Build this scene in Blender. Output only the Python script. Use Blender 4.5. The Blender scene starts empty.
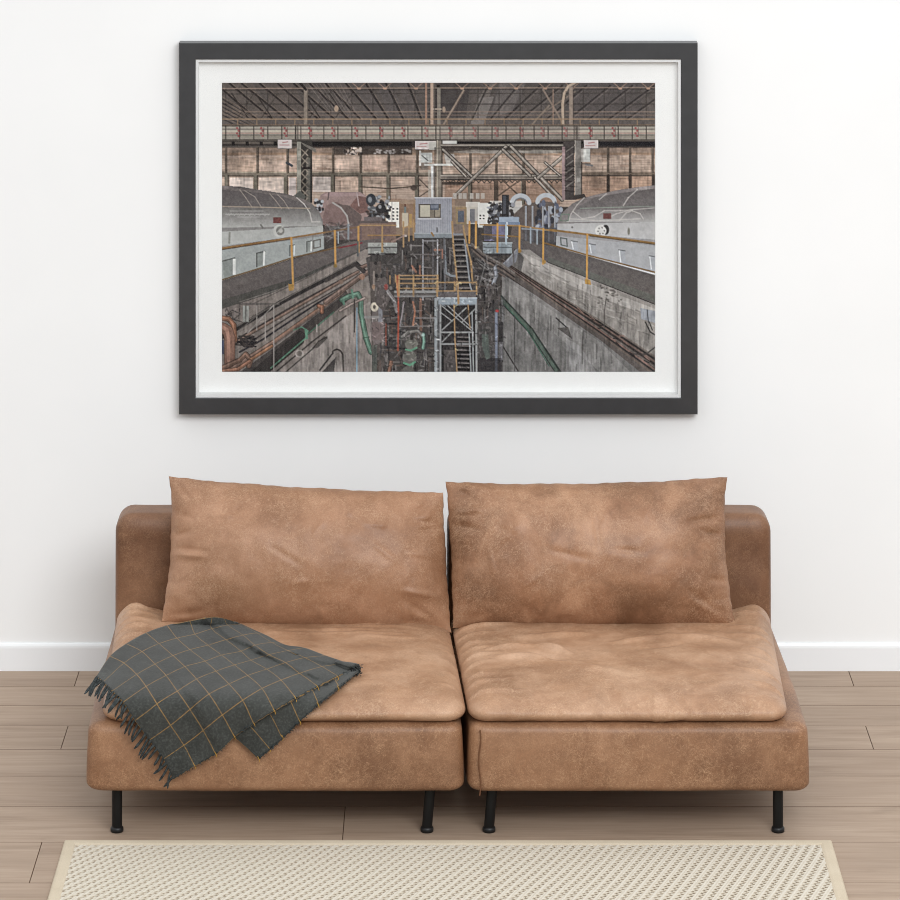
import bpy, bmesh, math, random
import numpy as np
from mathutils import Vector, noise as mnoise
random.seed(4); RS = np.random.RandomState(11)
SC = bpy.context.scene; COL = SC.collection
# ---------------------------------------------------------------- camera model (a shift lens on a high tripod)
FPX = 3464.0; CAM_H = 3.4; CAM_D = 10.277; HORIZON = -476.0
def at(px, py, Y):
    d = CAM_D+Y
    return Vector(((px-450.0)*d/FPX, Y, CAM_H-(py-HORIZON)*d/FPX))
def xat(px, Y): return (px-450.0)*(CAM_D+Y)/FPX
def zat(py, Y): return CAM_H-(py-HORIZON)*(CAM_D+Y)/FPX
cam = bpy.data.cameras.new('camera'); co = bpy.data.objects.new('camera', cam); COL.objects.link(co)
co.location = (0, -CAM_D, CAM_H); co.rotation_euler = (math.pi/2, 0, 0)
cam.sensor_width = 36; cam.lens = FPX/900*36; cam.shift_y = -(450-HORIZON)/900; cam.clip_end = 100
SC.camera = co
# ---------------------------------------------------------------- object helpers
def empty(name, loc, label, cat, group=None):
    o = bpy.data.objects.new(name, None); COL.objects.link(o); o.location = loc
    o.empty_display_size = .1; o['label'] = label; o['category'] = cat
    if group: o['group'] = group
    return o
def mesh(name, verts, faces, m, parent=None, smooth=True, origin=None):
    me = bpy.data.meshes.new(name); v = np.asarray(verts, float)
    o = bpy.data.objects.new(name, me); COL.objects.link(o)
    base = Vector((0, 0, 0))
    if parent is not None: o.parent = parent; base = Vector(parent.location) if parent.parent is None else Vector(parent.parent.location)
    if origin is not None: base = Vector(origin); o.location = base
    if len(v): v = v-np.array(base)
    me.from_pydata([tuple(p) for p in v], [], [tuple(int(i) for i in f) for f in faces]); me.update()
    if smooth: me.polygons.foreach_set('use_smooth', [True]*len(me.polygons))
    me.materials.append(m)
    return o
def structure(o): o['kind'] = 'structure'; return o
def grid_faces(nu, nv, off=0, flip=False, wrap=False):
    f = []
    for j in range(nv-1):
        for i in range(nu if wrap else nu-1):
            a = off+j*nu+i; b = off+j*nu+(i+1) % nu; c = off+(j+1)*nu+(i+1) % nu; d = off+(j+1)*nu+i
            f.append((a, d, c, b) if flip else (a, b, c, d))
    return f
def weld(v, f, dist=1e-5):
    bm = bmesh.new(); vs = [bm.verts.new(p) for p in v]
    for q in f:
        try: bm.faces.new([vs[i] for i in q])
        except ValueError: pass
    bmesh.ops.remove_doubles(bm, verts=bm.verts, dist=dist); bmesh.ops.recalc_face_normals(bm, faces=bm.faces)
    bm.verts.index_update()
    vv = np.array([x.co[:] for x in bm.verts]); ff = [tuple(x.index for x in g.verts) for g in bm.faces]; bm.free()
    return vv, ff
def spaced(a, b, r, n, k=6):
    t = [a+r*(1-math.cos(i/k*math.pi/2)) for i in range(k)]+[a+r+(b-a-2*r)*i/n for i in range(n+1)]+[b-r*(1-math.cos(i/k*math.pi/2)) for i in range(k-1, -1, -1)]
    return np.array(t)
def rbox(x0, x1, y0, y1, z0, z1, r, n=(30, 20, 8)):
    """box with rounded edges; r = (rx, ry, rz) extents of the rounding"""
    if not hasattr(r, '__len__'): r = (r, r, r)
    lo = np.array((x0, y0, z0)); hi = np.array((x1, y1, z1)); r = np.array(r)
    ax = [spaced(lo[i], hi[i], r[i], n[i]) for i in range(3)]
    V = []; F = []
    for a in range(3):
        b, c = [(1, 2), (2, 0), (0, 1)][a]
        for s in (0, 1):
            off = len(V); nb, nc = len(ax[b]), len(ax[c])
            for q in ax[c]:
                for p in ax[b]:
                    v = [0, 0, 0]; v[a] = (lo, hi)[s][a]; v[b] = p; v[c] = q; V.append(v)
            F += grid_faces(nb, nc, off, flip=(s == 0))
    V = np.array(V); inn = np.clip(V, lo+r, hi-r); d = (V-inn)/r; L = np.linalg.norm(d, axis=1, keepdims=True); L[L == 0] = 1
    V = inn+d/L*r
    return weld(V, F, 1e-6)
def box(x0, x1, y0, y1, z0, z1):
    v = [(x, y, z) for z in (z0, z1) for y in (y0, y1) for x in (x0, x1)]
    return v, [(0, 2, 3, 1), (4, 5, 7, 6), (0, 1, 5, 4), (2, 6, 7, 3), (0, 4, 6, 2), (1, 3, 7, 5)]
def merge(*parts):
    V = []; F = []
    for v, f in parts:
        o = len(V); V += [tuple(p) for p in v]; F += [tuple(i+o for i in q) for q in f]
    return V, F
def tube(pts, rad, n=10, cap=True):
    pts = [Vector(p) for p in pts]; V = []; F = []
    for i, p in enumerate(pts):
        t = (pts[min(i+1, len(pts)-1)]-pts[max(i-1, 0)]).normalized()
        u = t.cross(Vector((0, 1, 0)) if abs(t.y) < .9 else Vector((1, 0, 0))).normalized(); w = t.cross(u)
        r = rad[i] if hasattr(rad, '__len__') else rad
        for k in range(n): a = 2*math.pi*k/n; V.append(tuple(p+u*(r*math.cos(a))+w*(r*math.sin(a))))
    F = grid_faces(n, len(pts), wrap=True)
    if cap:
        o = len(V); V += V[:n]+V[(len(pts)-1)*n:len(pts)*n]; F += [tuple(range(o+n-1, o-1, -1)), tuple(range(o+n, o+2*n))]
    return V, F
def lathe(cx, cy, prof, n=28):
    V = []
    for r, z in prof:
        for k in range(n): a = 2*math.pi*k/n; V.append((cx+r*math.cos(a), cy+r*math.sin(a), z))
    F = grid_faces(n, len(prof), wrap=True); o = len(V); V += V[:n]+V[(len(prof)-1)*n:len(prof)*n]; F += [tuple(range(o+n-1, o-1, -1)), tuple(range(o+n, o+2*n))]
    return V, F
def fbm(p, s, o=4): return mnoise.fractal(Vector(p)*s, 1.0, 2.0, o)
# ---------------------------------------------------------------- materials
def s2l(c):
    c = [x/255 for x in c]; return tuple(x/12.92 if x <= .04045 else ((x+.055)/1.055)**2.4 for x in c)+(1.0,)
class NT:
    def __init__(self, name, rough=.6, spec=.3):
        self.m = bpy.data.materials.new(name); self.m.use_nodes = True; self.t = self.m.node_tree; self.n = self.t.nodes
        self.b = self.n['Principled BSDF']; self.b.inputs['Roughness'].default_value = rough; self.b.inputs['Specular IOR Level'].default_value = spec
    def new(self, ty, **k):
        n = self.n.new(ty)
        for a, v in k.items(): setattr(n, a, v)
        return n
    def link(self, a, b): self.t.links.new(a, b)
    def coord(self, which='Object', scale=(1, 1, 1), rot=(0, 0, 0), loc=(0, 0, 0)):
        c = self.new('ShaderNodeTexCoord'); mp = self.new('ShaderNodeMapping'); mp.inputs['Scale'].default_value = scale; mp.inputs['Rotation'].default_value = rot; mp.inputs['Location'].default_value = loc
        self.link(c.outputs[which], mp.inputs['Vector']); return mp.outputs['Vector']
    def noise(self, vec, scale, detail=4, rough=.55, dist=0):
        n = self.new('ShaderNodeTexNoise'); n.inputs['Scale'].default_value = scale; n.inputs['Detail'].default_value = detail; n.inputs['Roughness'].default_value = rough; n.inputs['Distortion'].default_value = dist
        self.link(vec, n.inputs['Vector']); return n.outputs['Fac']
    def ramp(self, fac, stops, interp='LINEAR'):
        r = self.new('ShaderNodeValToRGB'); r.color_ramp.interpolation = interp; e = r.color_ramp.elements
        while len(e) < len(stops): e.new(.5)
        for i, (p, c) in enumerate(stops): e[i].position = p; e[i].color = c if len(c) == 4 else s2l(c)
        self.link(fac, r.inputs['Fac']); return r.outputs['Color']
    def math(self, op, a, b=None, clamp=False):
        n = self.new('ShaderNodeMath', operation=op, use_clamp=clamp)
        for i, x in enumerate((a, b)):
            if x is None: continue
            if isinstance(x, (int, float)): n.inputs[i].default_value = x
            else: self.link(x, n.inputs[i])
        return n.outputs[0]
    def mix(self, fac, a, b, mode='MIX'):
        n = self.new('ShaderNodeMix', data_type='RGBA', blend_type=mode)
        if isinstance(fac, (int, float)): n.inputs[0].default_value = fac
        else: self.link(fac, n.inputs[0])
        for i, x in ((6, a), (7, b)):
            if isinstance(x, tuple): n.inputs[i].default_value = x if len(x) == 4 else s2l(x)
            else: self.link(x, n.inputs[i])
        return n.outputs[2]
    def col(self, c):
        if isinstance(c, tuple): self.b.inputs['Base Color'].default_value = s2l(c)
        else: self.link(c, self.b.inputs['Base Color'])
        return self
    def bump(self, h, strength=.3, dist=.002, prev=None):
        n = self.new('ShaderNodeBump'); n.inputs['Strength'].default_value = strength; n.inputs['Distance'].default_value = dist
        self.link(h, n.inputs['Height'])
        if prev: self.link(prev, n.inputs['Normal'])
        self.link(n.outputs[0], self.b.inputs['Normal']); return n.outputs[0]
BW0, BW1 = (0, 0, 0, 1), (1, 1, 1, 1)
def leather(name, dark, mid, light, line, seed):
    t = NT(name, .44, .38); v = t.coord(loc=(seed*3.1, seed*1.7, seed*.9))
    big = t.noise(v, 3.6, 5, .6, .4); c = t.ramp(big, [(.30, dark), (.5, mid), (.70, light)])
    blot = t.noise(v, 11, 5, .65, .8); c = t.mix(t.ramp(blot, [(.42, BW0), (.72, (.55, .55, .55, 1))]), c, dark)
    blot2 = t.noise(v, 7.3, 4, .6, .5); c = t.mix(t.ramp(blot2, [(.5, BW0), (.75, (.6, .6, .6, 1))]), c, light)
    # crackle of fine pale wisps
    h = None
    for sc, wid, ps, patch, amt, di in ((17, .011, 5.0, (.50, .66), .55, 1.6), (38, .020, 6.5, (.46, .64), .45, 1.2), (80, .035, 5.5, (.42, .62), .38, .8)):
        rd = t.math('ABSOLUTE', t.math('SUBTRACT', t.noise(v, sc, 4, .6, di), .5)); ln = t.ramp(rd, [(0, BW1), (wid, BW0)])
        pm = t.ramp(t.noise(v, ps, 3, .6, 1.2), [(patch[0], BW0), (patch[1], BW1)])
        k = t.math('MULTIPLY', t.math('MULTIPLY', ln, pm), amt*.8); c = t.mix(k, c, line)
        h = k if h is None else t.math('ADD', h, k)
    # long feathery creases in two crossing directions
    for sc, rt, wid, ps, patch, amt in (((16, 50, 50), (.3, .75, .7), .024, 4.2, (.50, .64), .38), ((15, 46, 46), (-.4, -.85, -.8), .022, 5.1, (.50, .64), .38), ((22, 80, 80), (.2, 1.5, 1.4), .03, 6.3, (.50, .64), .3)):
        v0 = t.coord(rot=rt, loc=(seed*1.3, seed*.7, seed*2.1)); ms = t.new('ShaderNodeMapping'); ms.inputs['Scale'].default_value = sc; t.link(v0, ms.inputs['Vector']); va = ms.outputs['Vector']; rd = t.math('ABSOLUTE', t.math('SUBTRACT', t.noise(va, 1.0, 3, .6, 1.6), .5)); ln = t.ramp(rd, [(0, BW1), (wid, BW0)])
        k = t.math('MULTIPLY', t.math('MULTIPLY', ln, t.ramp(t.noise(v, ps, 2, .5, 1.0), [(patch[0], BW0), (patch[1], BW1)])), amt); c = t.mix(k, c, line); h = t.math('ADD', h, k)
    vo = t.new('ShaderNodeTexVoronoi', feature='DISTANCE_TO_EDGE'); vo.inputs['Scale'].default_value = 130; t.link(v, vo.inputs['Vector'])
    k = t.math('MULTIPLY', t.math('MULTIPLY', t.ramp(vo.outputs['Distance'], [(0, BW1), (.10, BW0)]), t.ramp(t.noise(v, 4.4, 3, .6, 1), [(.42, BW0), (.6, BW1)])), .16); c = t.mix(k, c, line); h = t.math('ADD', h, k)
    fine = t.noise(v, 240, 3, .7); c = t.mix(.18, c, t.ramp(fine, [(.3, (.25, .25, .25, 1)), (.7, (.8, .8, .8, 1))]), 'OVERLAY')
    t.col(c); b = t.bump(h, .25, .002); t.bump(fine, .22, .0012, b)
    return t.m
ART_GAIN = 1.0; WORLD = .98; KEY = 370.0; EXPO = -0.06
# ---------------------------------------------------------------- the printed picture (flat artwork, painted as colours of the print)
ART_X0, ART_Y0, ART_X1, ART_Y1 = 222.0, 83.0, 655.0, 372.0
def paint_print(S=1.5):
    W = int((ART_X1-ART_X0)*S)+1; Hh = int((ART_Y1-ART_Y0)*S)+1
    xs = ART_X0 + np.arange(W)*(ART_X1-ART_X0)/(W-1); ys = ART_Y0 + np.arange(Hh)*(ART_Y1-ART_Y0)/(Hh-1)
    XX, YY = np.meshgrid(xs, ys)
    img = np.zeros((Hh, W, 3))+np.array((72.0, 66.0, 63.0)); rs = np.random.RandomState(7)
    aa = 0.6/S
    def win(x0, x1, y0, y1):
        i0 = max(0, int((x0-ART_X0)*S)-1); i1 = min(W, int((x1-ART_X0)*S)+3)
        j0 = max(0, int((y0-ART_Y0)*S)-1); j1 = min(Hh, int((y1-ART_Y0)*S)+3)
        return (slice(j0, max(j0, j1)), slice(i0, max(i0, i1)))
    def put(w, m, c, a=1.0):
        m = (m*a)[..., None]
        img[w] = img[w]*(1-m) + np.array(c, float)*m
    def L(c, wd, *p, a=1.0):
        for (x0, y0), (x1, y1) in zip(p[:-1], p[1:]):
            w = win(min(x0, x1)-wd-1, max(x0, x1)+wd+1, min(y0, y1)-wd-1, max(y0, y1)+wd+1)
            X, Y = XX[w], YY[w]
            if X.size == 0: continue
            dx, dy = x1-x0, y1-y0; q = dx*dx+dy*dy+1e-9
            t = np.clip(((X-x0)*dx+(Y-y0)*dy)/q, 0, 1)
            d = np.hypot(X-x0-t*dx, Y-y0-t*dy)
            put(w, np.clip((wd/2+aa-d)/(2*aa), 0, 1), c, a)
    def pipe(c, wd, *p):
        c = np.array(c, float)
        L(c*.5, wd+1.0, *p); L(c*.9, wd, *p); L(np.minimum(255, c*1.12+6), wd*.35, *[(x-wd*.12, y-wd*.15) for x, y in p])
    def P(c, *p, a=1.0, c2=None):
        px = [q[0] for q in p]; py = [q[1] for q in p]
        w = win(min(px), max(px), min(py), max(py)); X, Y = XX[w], YY[w]
        if X.size == 0: return
        m = np.zeros(X.shape)
        for ox, oy in ((-.25, -.25), (.25, -.25), (-.25, .25), (.25, .25)):
            ins = np.zeros(X.shape, bool); xx = X+ox/S; yy = Y+oy/S
            for i in range(len(p)):
                (xa, ya), (xb, yb) = p[i], p[i-1]
                if ya == yb: continue
                ins ^= ((ya > yy) != (yb > yy)) & (xx < (xb-xa)*(yy-ya)/(yb-ya)+xa)
            m += ins*.25
        if c2 is None: put(w, m, c, a)
        else:
            t = np.clip((Y-min(py))/(max(py)-min(py)+1e-9), 0, 1)[..., None]
            img[w] = img[w]*(1-(m*a)[..., None]) + (np.array(c, float)*(1-t)+np.array(c2, float)*t)*(m*a)[..., None]
    def R(c, x0, y0, x1, y1, a=1.0, c2=None): P(c, (x0, y0), (x1, y0), (x1, y1), (x0, y1), a=a, c2=c2)
    def E(c, x, y, rx, ry, a=1.0):
        w = win(x-rx-1, x+rx+1, y-ry-1, y+ry+1); X, Y = XX[w], YY[w]
        if X.size == 0: return
        d = np.hypot((X-x)/rx, (Y-y)/ry); put(w, np.clip((1-d)*min(rx, ry)/(2*aa)+.5, 0, 1), c, a)
    def arc(c, wd, x, y, rx, ry, a0, a1, n=14, fn=None):
        pts = [(x+rx*math.cos(a0+(a1-a0)*i/n), y-ry*math.sin(a0+(a1-a0)*i/n)) for i in range(n+1)]
        (fn or L)(c, wd, *pts)
    def vnoise(cell_x, cell_y, seed):
        r = np.random.RandomState(seed); gx = (XX-ART_X0)/cell_x; gy = (YY-ART_Y0)/cell_y
        g = r.rand(int(gy.max())+3, int(gx.max())+3); ix = gx.astype(int); iy = gy.astype(int)
        fx = gx-ix; fy = gy-iy; fx = fx*fx*(3-2*fx); fy = fy*fy*(3-2*fy)
        return ((g[iy, ix]*(1-fx)+g[iy, ix+1]*fx)*(1-fy) + (g[iy+1, ix]*(1-fx)+g[iy+1, ix+1]*fx)*fy)-.5
    DK, YL, RAIL = (44, 38, 37), (174, 138, 92), (150, 112, 66)
    # --- roof underside
    R((86, 78, 74), 222, 83, 655, 126, c2=(98, 89, 84))
    for x0, x1, c in ((222, 260, (100, 88, 80)), (262, 300, (96, 84, 77)), (330, 350, (98, 88, 84)), (352, 372, (92, 84, 82)), (376, 394, (88, 81, 80)), (398, 414, (92, 84, 82)), (440, 478, (64, 58, 58)), (500, 530, (84, 77, 76)), (575, 655, (82, 75, 74))):
        P(c, (x0, 83), (x0+(x1-x0)*.8, 83), (x1+12*(1 if x0 < 400 else -1), 118), (x0+14*(1 if x0 < 400 else -1), 118), a=.6)
    P((132, 124, 119), (479, 98), (494, 97), (483, 126), (470, 126), a=.75)
    P((118, 110, 106), (500, 83), (526, 83), (512, 112), (490, 118), a=.5)
    P((122, 112, 104), (486, 84), (494, 84), (489, 98), (480, 98), a=.5)
    for x, dx in ((222, 34), (236, 36), (248, 38), (266, 36), (284, 34), (300, 34), (316, 32), (332, 28), (352, 24), (372, 16), (392, 11), (414, 7)):
        L(DK, 2.0, (x-6, 84), (x+dx, 119), a=.85)
        L((122, 105, 92), .8, (x-4, 84), (x+dx+2, 119), a=.6)
    for x, dx in ((482, -10), (512, -22), (534, -30), (556, -36), (580, -34), (604, -36), (626, -38), (648, -40), (668, -42)):
        L(DK, 1.6, (x+6, 86), (x+dx, 120), a=.7)
        L((120, 108, 102), .8, (x+9, 86), (x+dx+3, 120), a=.6)
    for x in range(226, 655, 21):
        L((64, 56, 53), .9, (x, 89), (x, 118), a=.8)
    for y, c, a in ((89, (140, 118, 104), 1), (90.6, (62, 54, 50), .8), (94.5, (70, 62, 58), .8), (104.5, (60, 53, 50), .8), (112.2, (142, 120, 106), .8), (115.5, (128, 108, 96), .8)):
        L(c, 1.0, (222, y), (655, y-1 if y < 100 else y), a=a)
    for x in (359, 385, 416, 462, 490, 516, 545, 572, 620, 648):
        L((150, 122, 104), .9, (x-7, 83), (x, 89), (x+7, 83), a=.9); L((178, 140, 116), 1.8, (x-1, 89), (x+1, 89))
    for x in (232, 256, 304, 330):
        L((58, 50, 47), 1.2, (x, 94), (x+16, 118)); L((64, 56, 52), 1.0, (x+22, 94), (x+6, 118), a=.7)
    for q in range(9): L((128, 116, 108), .7, (308+q*4, 84), (330+q*3.2, 112), a=.55)
    for q in range(6): L((124, 104, 90), 1.0, (222, 97+q*4), (258, 118+q*3), a=.6); L(DK, 1.0, (222, 99+q*4), (256, 120+q*3), a=.6)
    E((176, 150, 126), 336.5, 109, 2.2, 3.2); E((160, 138, 118), 444, 110, 1.6, 3)
    # tall members
    R((136, 122, 108), 304, 89, 308, 126); L((80, 70, 62), .8, (308, 89), (308, 126)); L(DK, 2.4, (300, 83), (306, 90))
    R((152, 118, 98), 425, 83, 427, 126); R((176, 150, 130), 430.5, 83, 433.5, 126); R((134, 124, 112), 437, 88, 440.5, 126); R(DK, 436.5, 85, 440, 88)
    L((176, 158, 140), 1.4, (432, 109.5), (441, 109.5)); L((110, 96, 86), .8, (434.5, 83), (434.5, 126))
    L((148, 128, 112), 1.8, (463.5, 91), (443, 126)); L((96, 82, 74), .7, (465, 91), (445, 126))
    L((134, 116, 102), 1.8, (543, 90), (563, 124)); L((140, 122, 106), 1.6, (549, 106), (531, 126), a=.8); L((134, 116, 102), 1.4, (575, 92), (542, 114), a=.7)
    L((176, 154, 132), 2.6, (575, 83), (568, 87), (564, 94), (562.5, 104), (562.5, 112), (563, 126)); L((92, 80, 72), .8, (566, 92), (564.5, 104), (565, 126))
    R((146, 128, 114), 569, 87, 572.5, 126); L((88, 76, 70), .8, (573, 87), (573, 126)); L((150, 122, 104), 1, (553, 90), (553, 126))
    # yellow guard rail on the crane beam
    L((160, 130, 100), 1.0, (222, 119.5), (655, 119.5)); L((122, 100, 80), .8, (222, 125.2), (655, 125.2))
    for x in range(238, 655, 19): L((146, 118, 90), .8, (x, 119.5), (x, 125.5))
    # --- crane beam
    R((130, 122, 110), 222, 126, 655, 141.5, c2=(118, 110, 98)); R((166, 158, 144), 222, 127.5, 655, 136.5); R((146, 138, 126), 222, 137.5, 655, 139.5)
    R((120, 108, 102), 440, 126, 580, 141, a=.4)
    R((86, 78, 70), 222, 139.7, 655, 141.7)
    L((92, 80, 70), 1.0, (222, 126), (655, 126))
    for y, c in ((129.6, (98, 86, 80)), (131.6, (196, 182, 160)), (133.6, (176, 128, 116)), (135.4, (86, 76, 70)), (137, (150, 142, 126))): L(c, .8, (222, y), (655, y), a=.9)
    for x in list(range(226, 655, 14)): L((74, 66, 60), 1.0, (x, 126.5), (x, 140))
    for x in (295.5, 298, 301, 436, 440, 574, 577.5): L((80, 72, 66), .9, (x, 126), (x, 141))
    for x in (238, 262, 285.5, 310, 333, 356, 381, 403, 426, 450, 474, 496, 521, 542, 565, 590, 613, 636):
        for k in range(4): E((158, 74, 74), x+(.9 if k % 2 else -.6), 128.5+k*2.6, 1.2, 1.1, a=.9 if abs(x-490) > 80 else .6)
        L((96, 62, 60), .8, (x+2, 128), (x+2, 137), a=.7)
    # shadow below the beam
    R((56, 49, 46), 222, 141.7, 655, 148); R((30, 27, 27), 308, 142, 412, 146.5); R((36, 33, 36), 600, 142, 655, 146); R((32, 28, 28), 442, 142, 600, 144.2)
    R((96, 86, 78), 222, 142, 297, 144.5); R((84, 76, 70), 222, 146, 297, 148)
    for x in range(232, 297, 14): R((36, 31, 30), x, 142, x+3, 146)
    # --- panel wall
    R((176, 152, 134), 222, 148, 655, 207, c2=(182, 158, 140))
    for y in np.arange(149, 206, 2.3): L((130, 104, 88), .7, (222, y), (655, y), a=.35)
    for k in range(240):
        x = rs.uniform(222, 650); y = rs.uniform(150, 204); c = rs.choice([0, 1, 2]); L(((122, 95, 78), (202, 176, 156), (150, 118, 98))[c], rs.uniform(.8, 2.2), (x, y), (x+rs.uniform(3, 16), y+rs.uniform(-.5, .5)), a=.45)
    for k in range(150):
        x = rs.uniform(222, 650); y = rs.uniform(150, 196); L(((110, 84, 70), (206, 182, 160))[k % 2], .8, (x, y), (x+rs.uniform(-.4, .4), y+rs.uniform(3, 10)), a=.4)
    R((110, 90, 76), 222, 148, 655, 154, a=.55); R((150, 118, 92), 222, 153, 655, 155.5, a=.7)
    P((206, 188, 176), (230, 178), (253, 178), (253, 190), (230, 190)); P((206, 186, 172), (259, 178), (284, 178), (284, 196), (259, 192)); R((198, 182, 176), 289, 178, 296, 196)
    R((206, 192, 184), 313, 177, 331, 192, a=.85); R((196, 166, 146), 341, 178, 358, 192, a=.6); R((182, 152, 130), 229, 158, 256, 171, a=.6); R((196, 168, 150), 260, 162, 296, 171, a=.6)
    R((200, 172, 154), 336, 157, 359, 169, a=.6); R((194, 160, 142), 363, 157, 387, 170, a=.5); R((190, 156, 138), 391, 158, 415, 170, a=.5)
    R((146, 106, 80), 560, 176, 655, 200, a=.45); R((136, 100, 78), 445, 178, 560, 205, a=.5)
    R((120, 108, 94), 222, 172.5, 436, 176); L((70, 60, 52), 1, (222, 176.4), (436, 176.4)); L((162, 148, 128), .8, (222, 172.6), (436, 172.6))
    R((122, 104, 88), 580, 172.5, 655, 175.4); L((66, 55, 48), 1, (580, 176), (655, 176))
    for x in (226, 257.5, 287.5, 333, 360.5, 388.5, 417, 470, 496, 523, 607.5, 629.5, 652):
        L((98, 84, 72), 1.8, (x, 148), (x, 173)); L((62, 52, 46), .7, (x+1.2, 148), (x+1.2, 173))
    for x in (227, 256, 286, 333, 360.5, 388.5, 417, 470, 496, 523): L((112, 104, 90), 3.2, (x-.5, 176), (x-.5, 204)); L((66, 58, 50), 1.1, (x+1.6, 176), (x+1.6, 204))
    for x in (608, 630, 653): L((66, 54, 47), 3.2, (x, 176), (x, 196))
    L((80, 66, 56), 1.2, (361, 187), (390, 189), (420, 186)); L((96, 80, 70), 1, (418, 178), (430, 190), (418, 198)); E((90, 76, 68), 414, 188, 3, 3)
    L((62, 66, 74), 2.4, (287, 163), (292, 166)); L((70, 64, 60), 1, (289, 148), (288, 163))
    # holes of light high on the wall
    for k in range(70): E((190, 172, 160) if k % 2 else (60, 52, 48), rs.uniform(344, 362), rs.uniform(148, 155), rs.uniform(.6, 1.4), rs.uniform(.6, 1.6))
    R((60, 52, 48), 362, 147, 412, 155, a=.8); R((60, 52, 48), 334, 147, 346, 155, a=.7)
    for k in range(26): E((150, 142, 138), rs.uniform(374, 410), rs.uniform(150, 154), 1.3, .8)
    # --- left lattice column
    R((60, 56, 52), 297, 141, 312.5, 203); R((140, 136, 124), 297, 142, 301.5, 200); R((100, 96, 88), 306.5, 158, 310.5, 203); L((52, 48, 44), .8, (301.8, 142), (301.8, 200))
    for k in range(7): L((134, 122, 108), 1.2, (302, 150+k*8), (308, 156+k*8)); L((134, 122, 108), 1.0, (308, 150+k*8), (302, 157+k*8))
    P((108, 102, 94), (300, 142), (316, 149), (316, 153), (304, 146)); R(DK, 303, 167, 312, 169.5)
    P((92, 92, 86), (294, 196), (300, 191), (306, 197), (303, 201))
    # white plates below the beam
    for x0, y0, x1, y1 in ((278, 140, 292, 149), (415, 141.5, 436, 150), (583.5, 140.5, 598, 149)):
        R((204, 192, 188), x0, y0, x1, y1); L((90, 80, 76), .6, (x0, y1), (x1, y1)); L((170, 92, 92), .9, (x0+5, y0+3), (x1-4 if x1-x0 < 18 else x1-9, y0+2.2), a=.8)
        for k in range(5): L((176, 122, 120), .8, (x0+2+k*2, y0+5.4), (x0+3.2+k*2, y0+5.4), a=.9)
    R((186, 182, 174), 429, 142, 436, 150); R((196, 194, 188), 441.5, 141, 457, 144.5)
    # --- centre columns and lamp
    R((126, 116, 104), 436, 141, 441.5, 199); L((72, 64, 58), 1.2, (442, 141), (442, 199)); L((70, 62, 56), 1, (435, 148), (435, 199)); L((168, 158, 140), .8, (437.5, 141), (437.5, 199))
    R((196, 198, 194), 421, 153, 432, 163); L((100, 98, 96), 1, (422, 156), (428, 161)); R((214, 214, 210), 419, 151, 421, 166, a=.8); R((110, 100, 92), 421, 163, 428, 170, a=.7)
    R((208, 206, 200), 424, 164, 455, 166.2); R((206, 206, 204), 430.7, 166, 433.5, 200); L((126, 120, 116), .7, (434, 166), (434, 200)); R((186, 180, 168), 428, 170, 430, 200, a=.7)
    P((206, 206, 202), (444, 154), (454, 154), (456, 164), (446, 164), a=.7)
    # --- big braced frame
    R((78, 70, 64), 441, 144, 584, 147.5); L((160, 150, 138), 1.2, (441, 145.5), (580, 145.5)); R((62, 55, 50), 442, 148, 580, 153, a=.8)
    for k in range(30): L((154, 146, 136), .8, (448+rs.uniform(0, 126), 150+rs.uniform(0, 4)), (456+rs.uniform(0, 126), 150+rs.uniform(0, 4)), a=.6)
    R((96, 86, 78), 441, 174.5, 582, 179.5); L((164, 154, 142), 1.2, (441, 176), (580, 176)); L((56, 50, 46), 1.2, (441, 180), (580, 180)); L((140, 128, 116), .8, (441, 178.5), (575, 178.5))
    for k in range(24): L((70, 62, 56), .9, (442+k*5.6, 180), (445+k*5.6, 183)); L((70, 62, 56), .9, (448+k*5.6, 180), (445+k*5.6, 183))
    R((74, 62, 54), 442, 182, 470, 185)
    def beam(a, b, wd=2.4): L((58, 51, 47), wd+1.2, a, b); L((142, 132, 122), wd, a, b); L((188, 178, 166), .6, (a[0]-.4, a[1]-.5), (b[0]-.4, b[1]-.5))
    beam((443, 150), (472, 177)); beam((452, 162), (466, 177), 2); beam((506, 147), (455, 196)); beam((503, 150), (530, 176), 2.6); beam((511, 147), (562, 200), 2.8); beam((535, 178), (552, 196), 2.4)
    beam((571, 150), (538, 178), 2.6); beam((545, 163), (560, 176), 1.4)
    L((88, 72, 60), 1.4, (497, 197), (519, 181)); L((88, 72, 60), 1.4, (504, 182), (520, 197)); R((84, 70, 60), 494, 180, 498, 202); R((84, 70, 60), 522, 180, 526, 196)
    # right column
    R((74, 66, 64), 563, 142, 574, 200); R((146, 122, 122), 562, 147, 565, 200); R((122, 116, 110), 574.5, 141, 581, 196); L((60, 54, 50), 1, (581.5, 141), (581.5, 196)); L((166, 156, 146), .8, (575, 141), (575, 194))
    for k in range(6): L((120, 112, 106), 1, (566, 152+k*7), (573, 147+k*7)); L(DK, 1.2, (565, 166+k*5), (574, 167+k*5), a=.6)
    R((148, 142, 136), 577, 178, 580, 182); P((70, 62, 58), (572, 196), (584, 194), (586, 198), (574, 200))
    R((196, 196, 190), 583, 149, 590, 162); R((160, 156, 150), 581, 149, 583, 162); L((120, 118, 120), 1.8, (586, 165), (592, 166)); L((90, 80, 74), .8, (582, 164), (590, 164))
    # --- area behind, middle
    R((160, 132, 108), 385, 200, 470, 236, a=.8); R((120, 104, 92), 455, 193, 480, 206, a=.6)
    for x in (453, 458.5, 463, 470, 476, 481): R((196, 192, 184), x, 193.5, x+3.6, 199, a=.65)
    L((150, 128, 100), 1.2, (453, 207), (478, 207)); L((158, 128, 84), 1.2, (456, 208.5), (476, 208.5))
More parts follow.
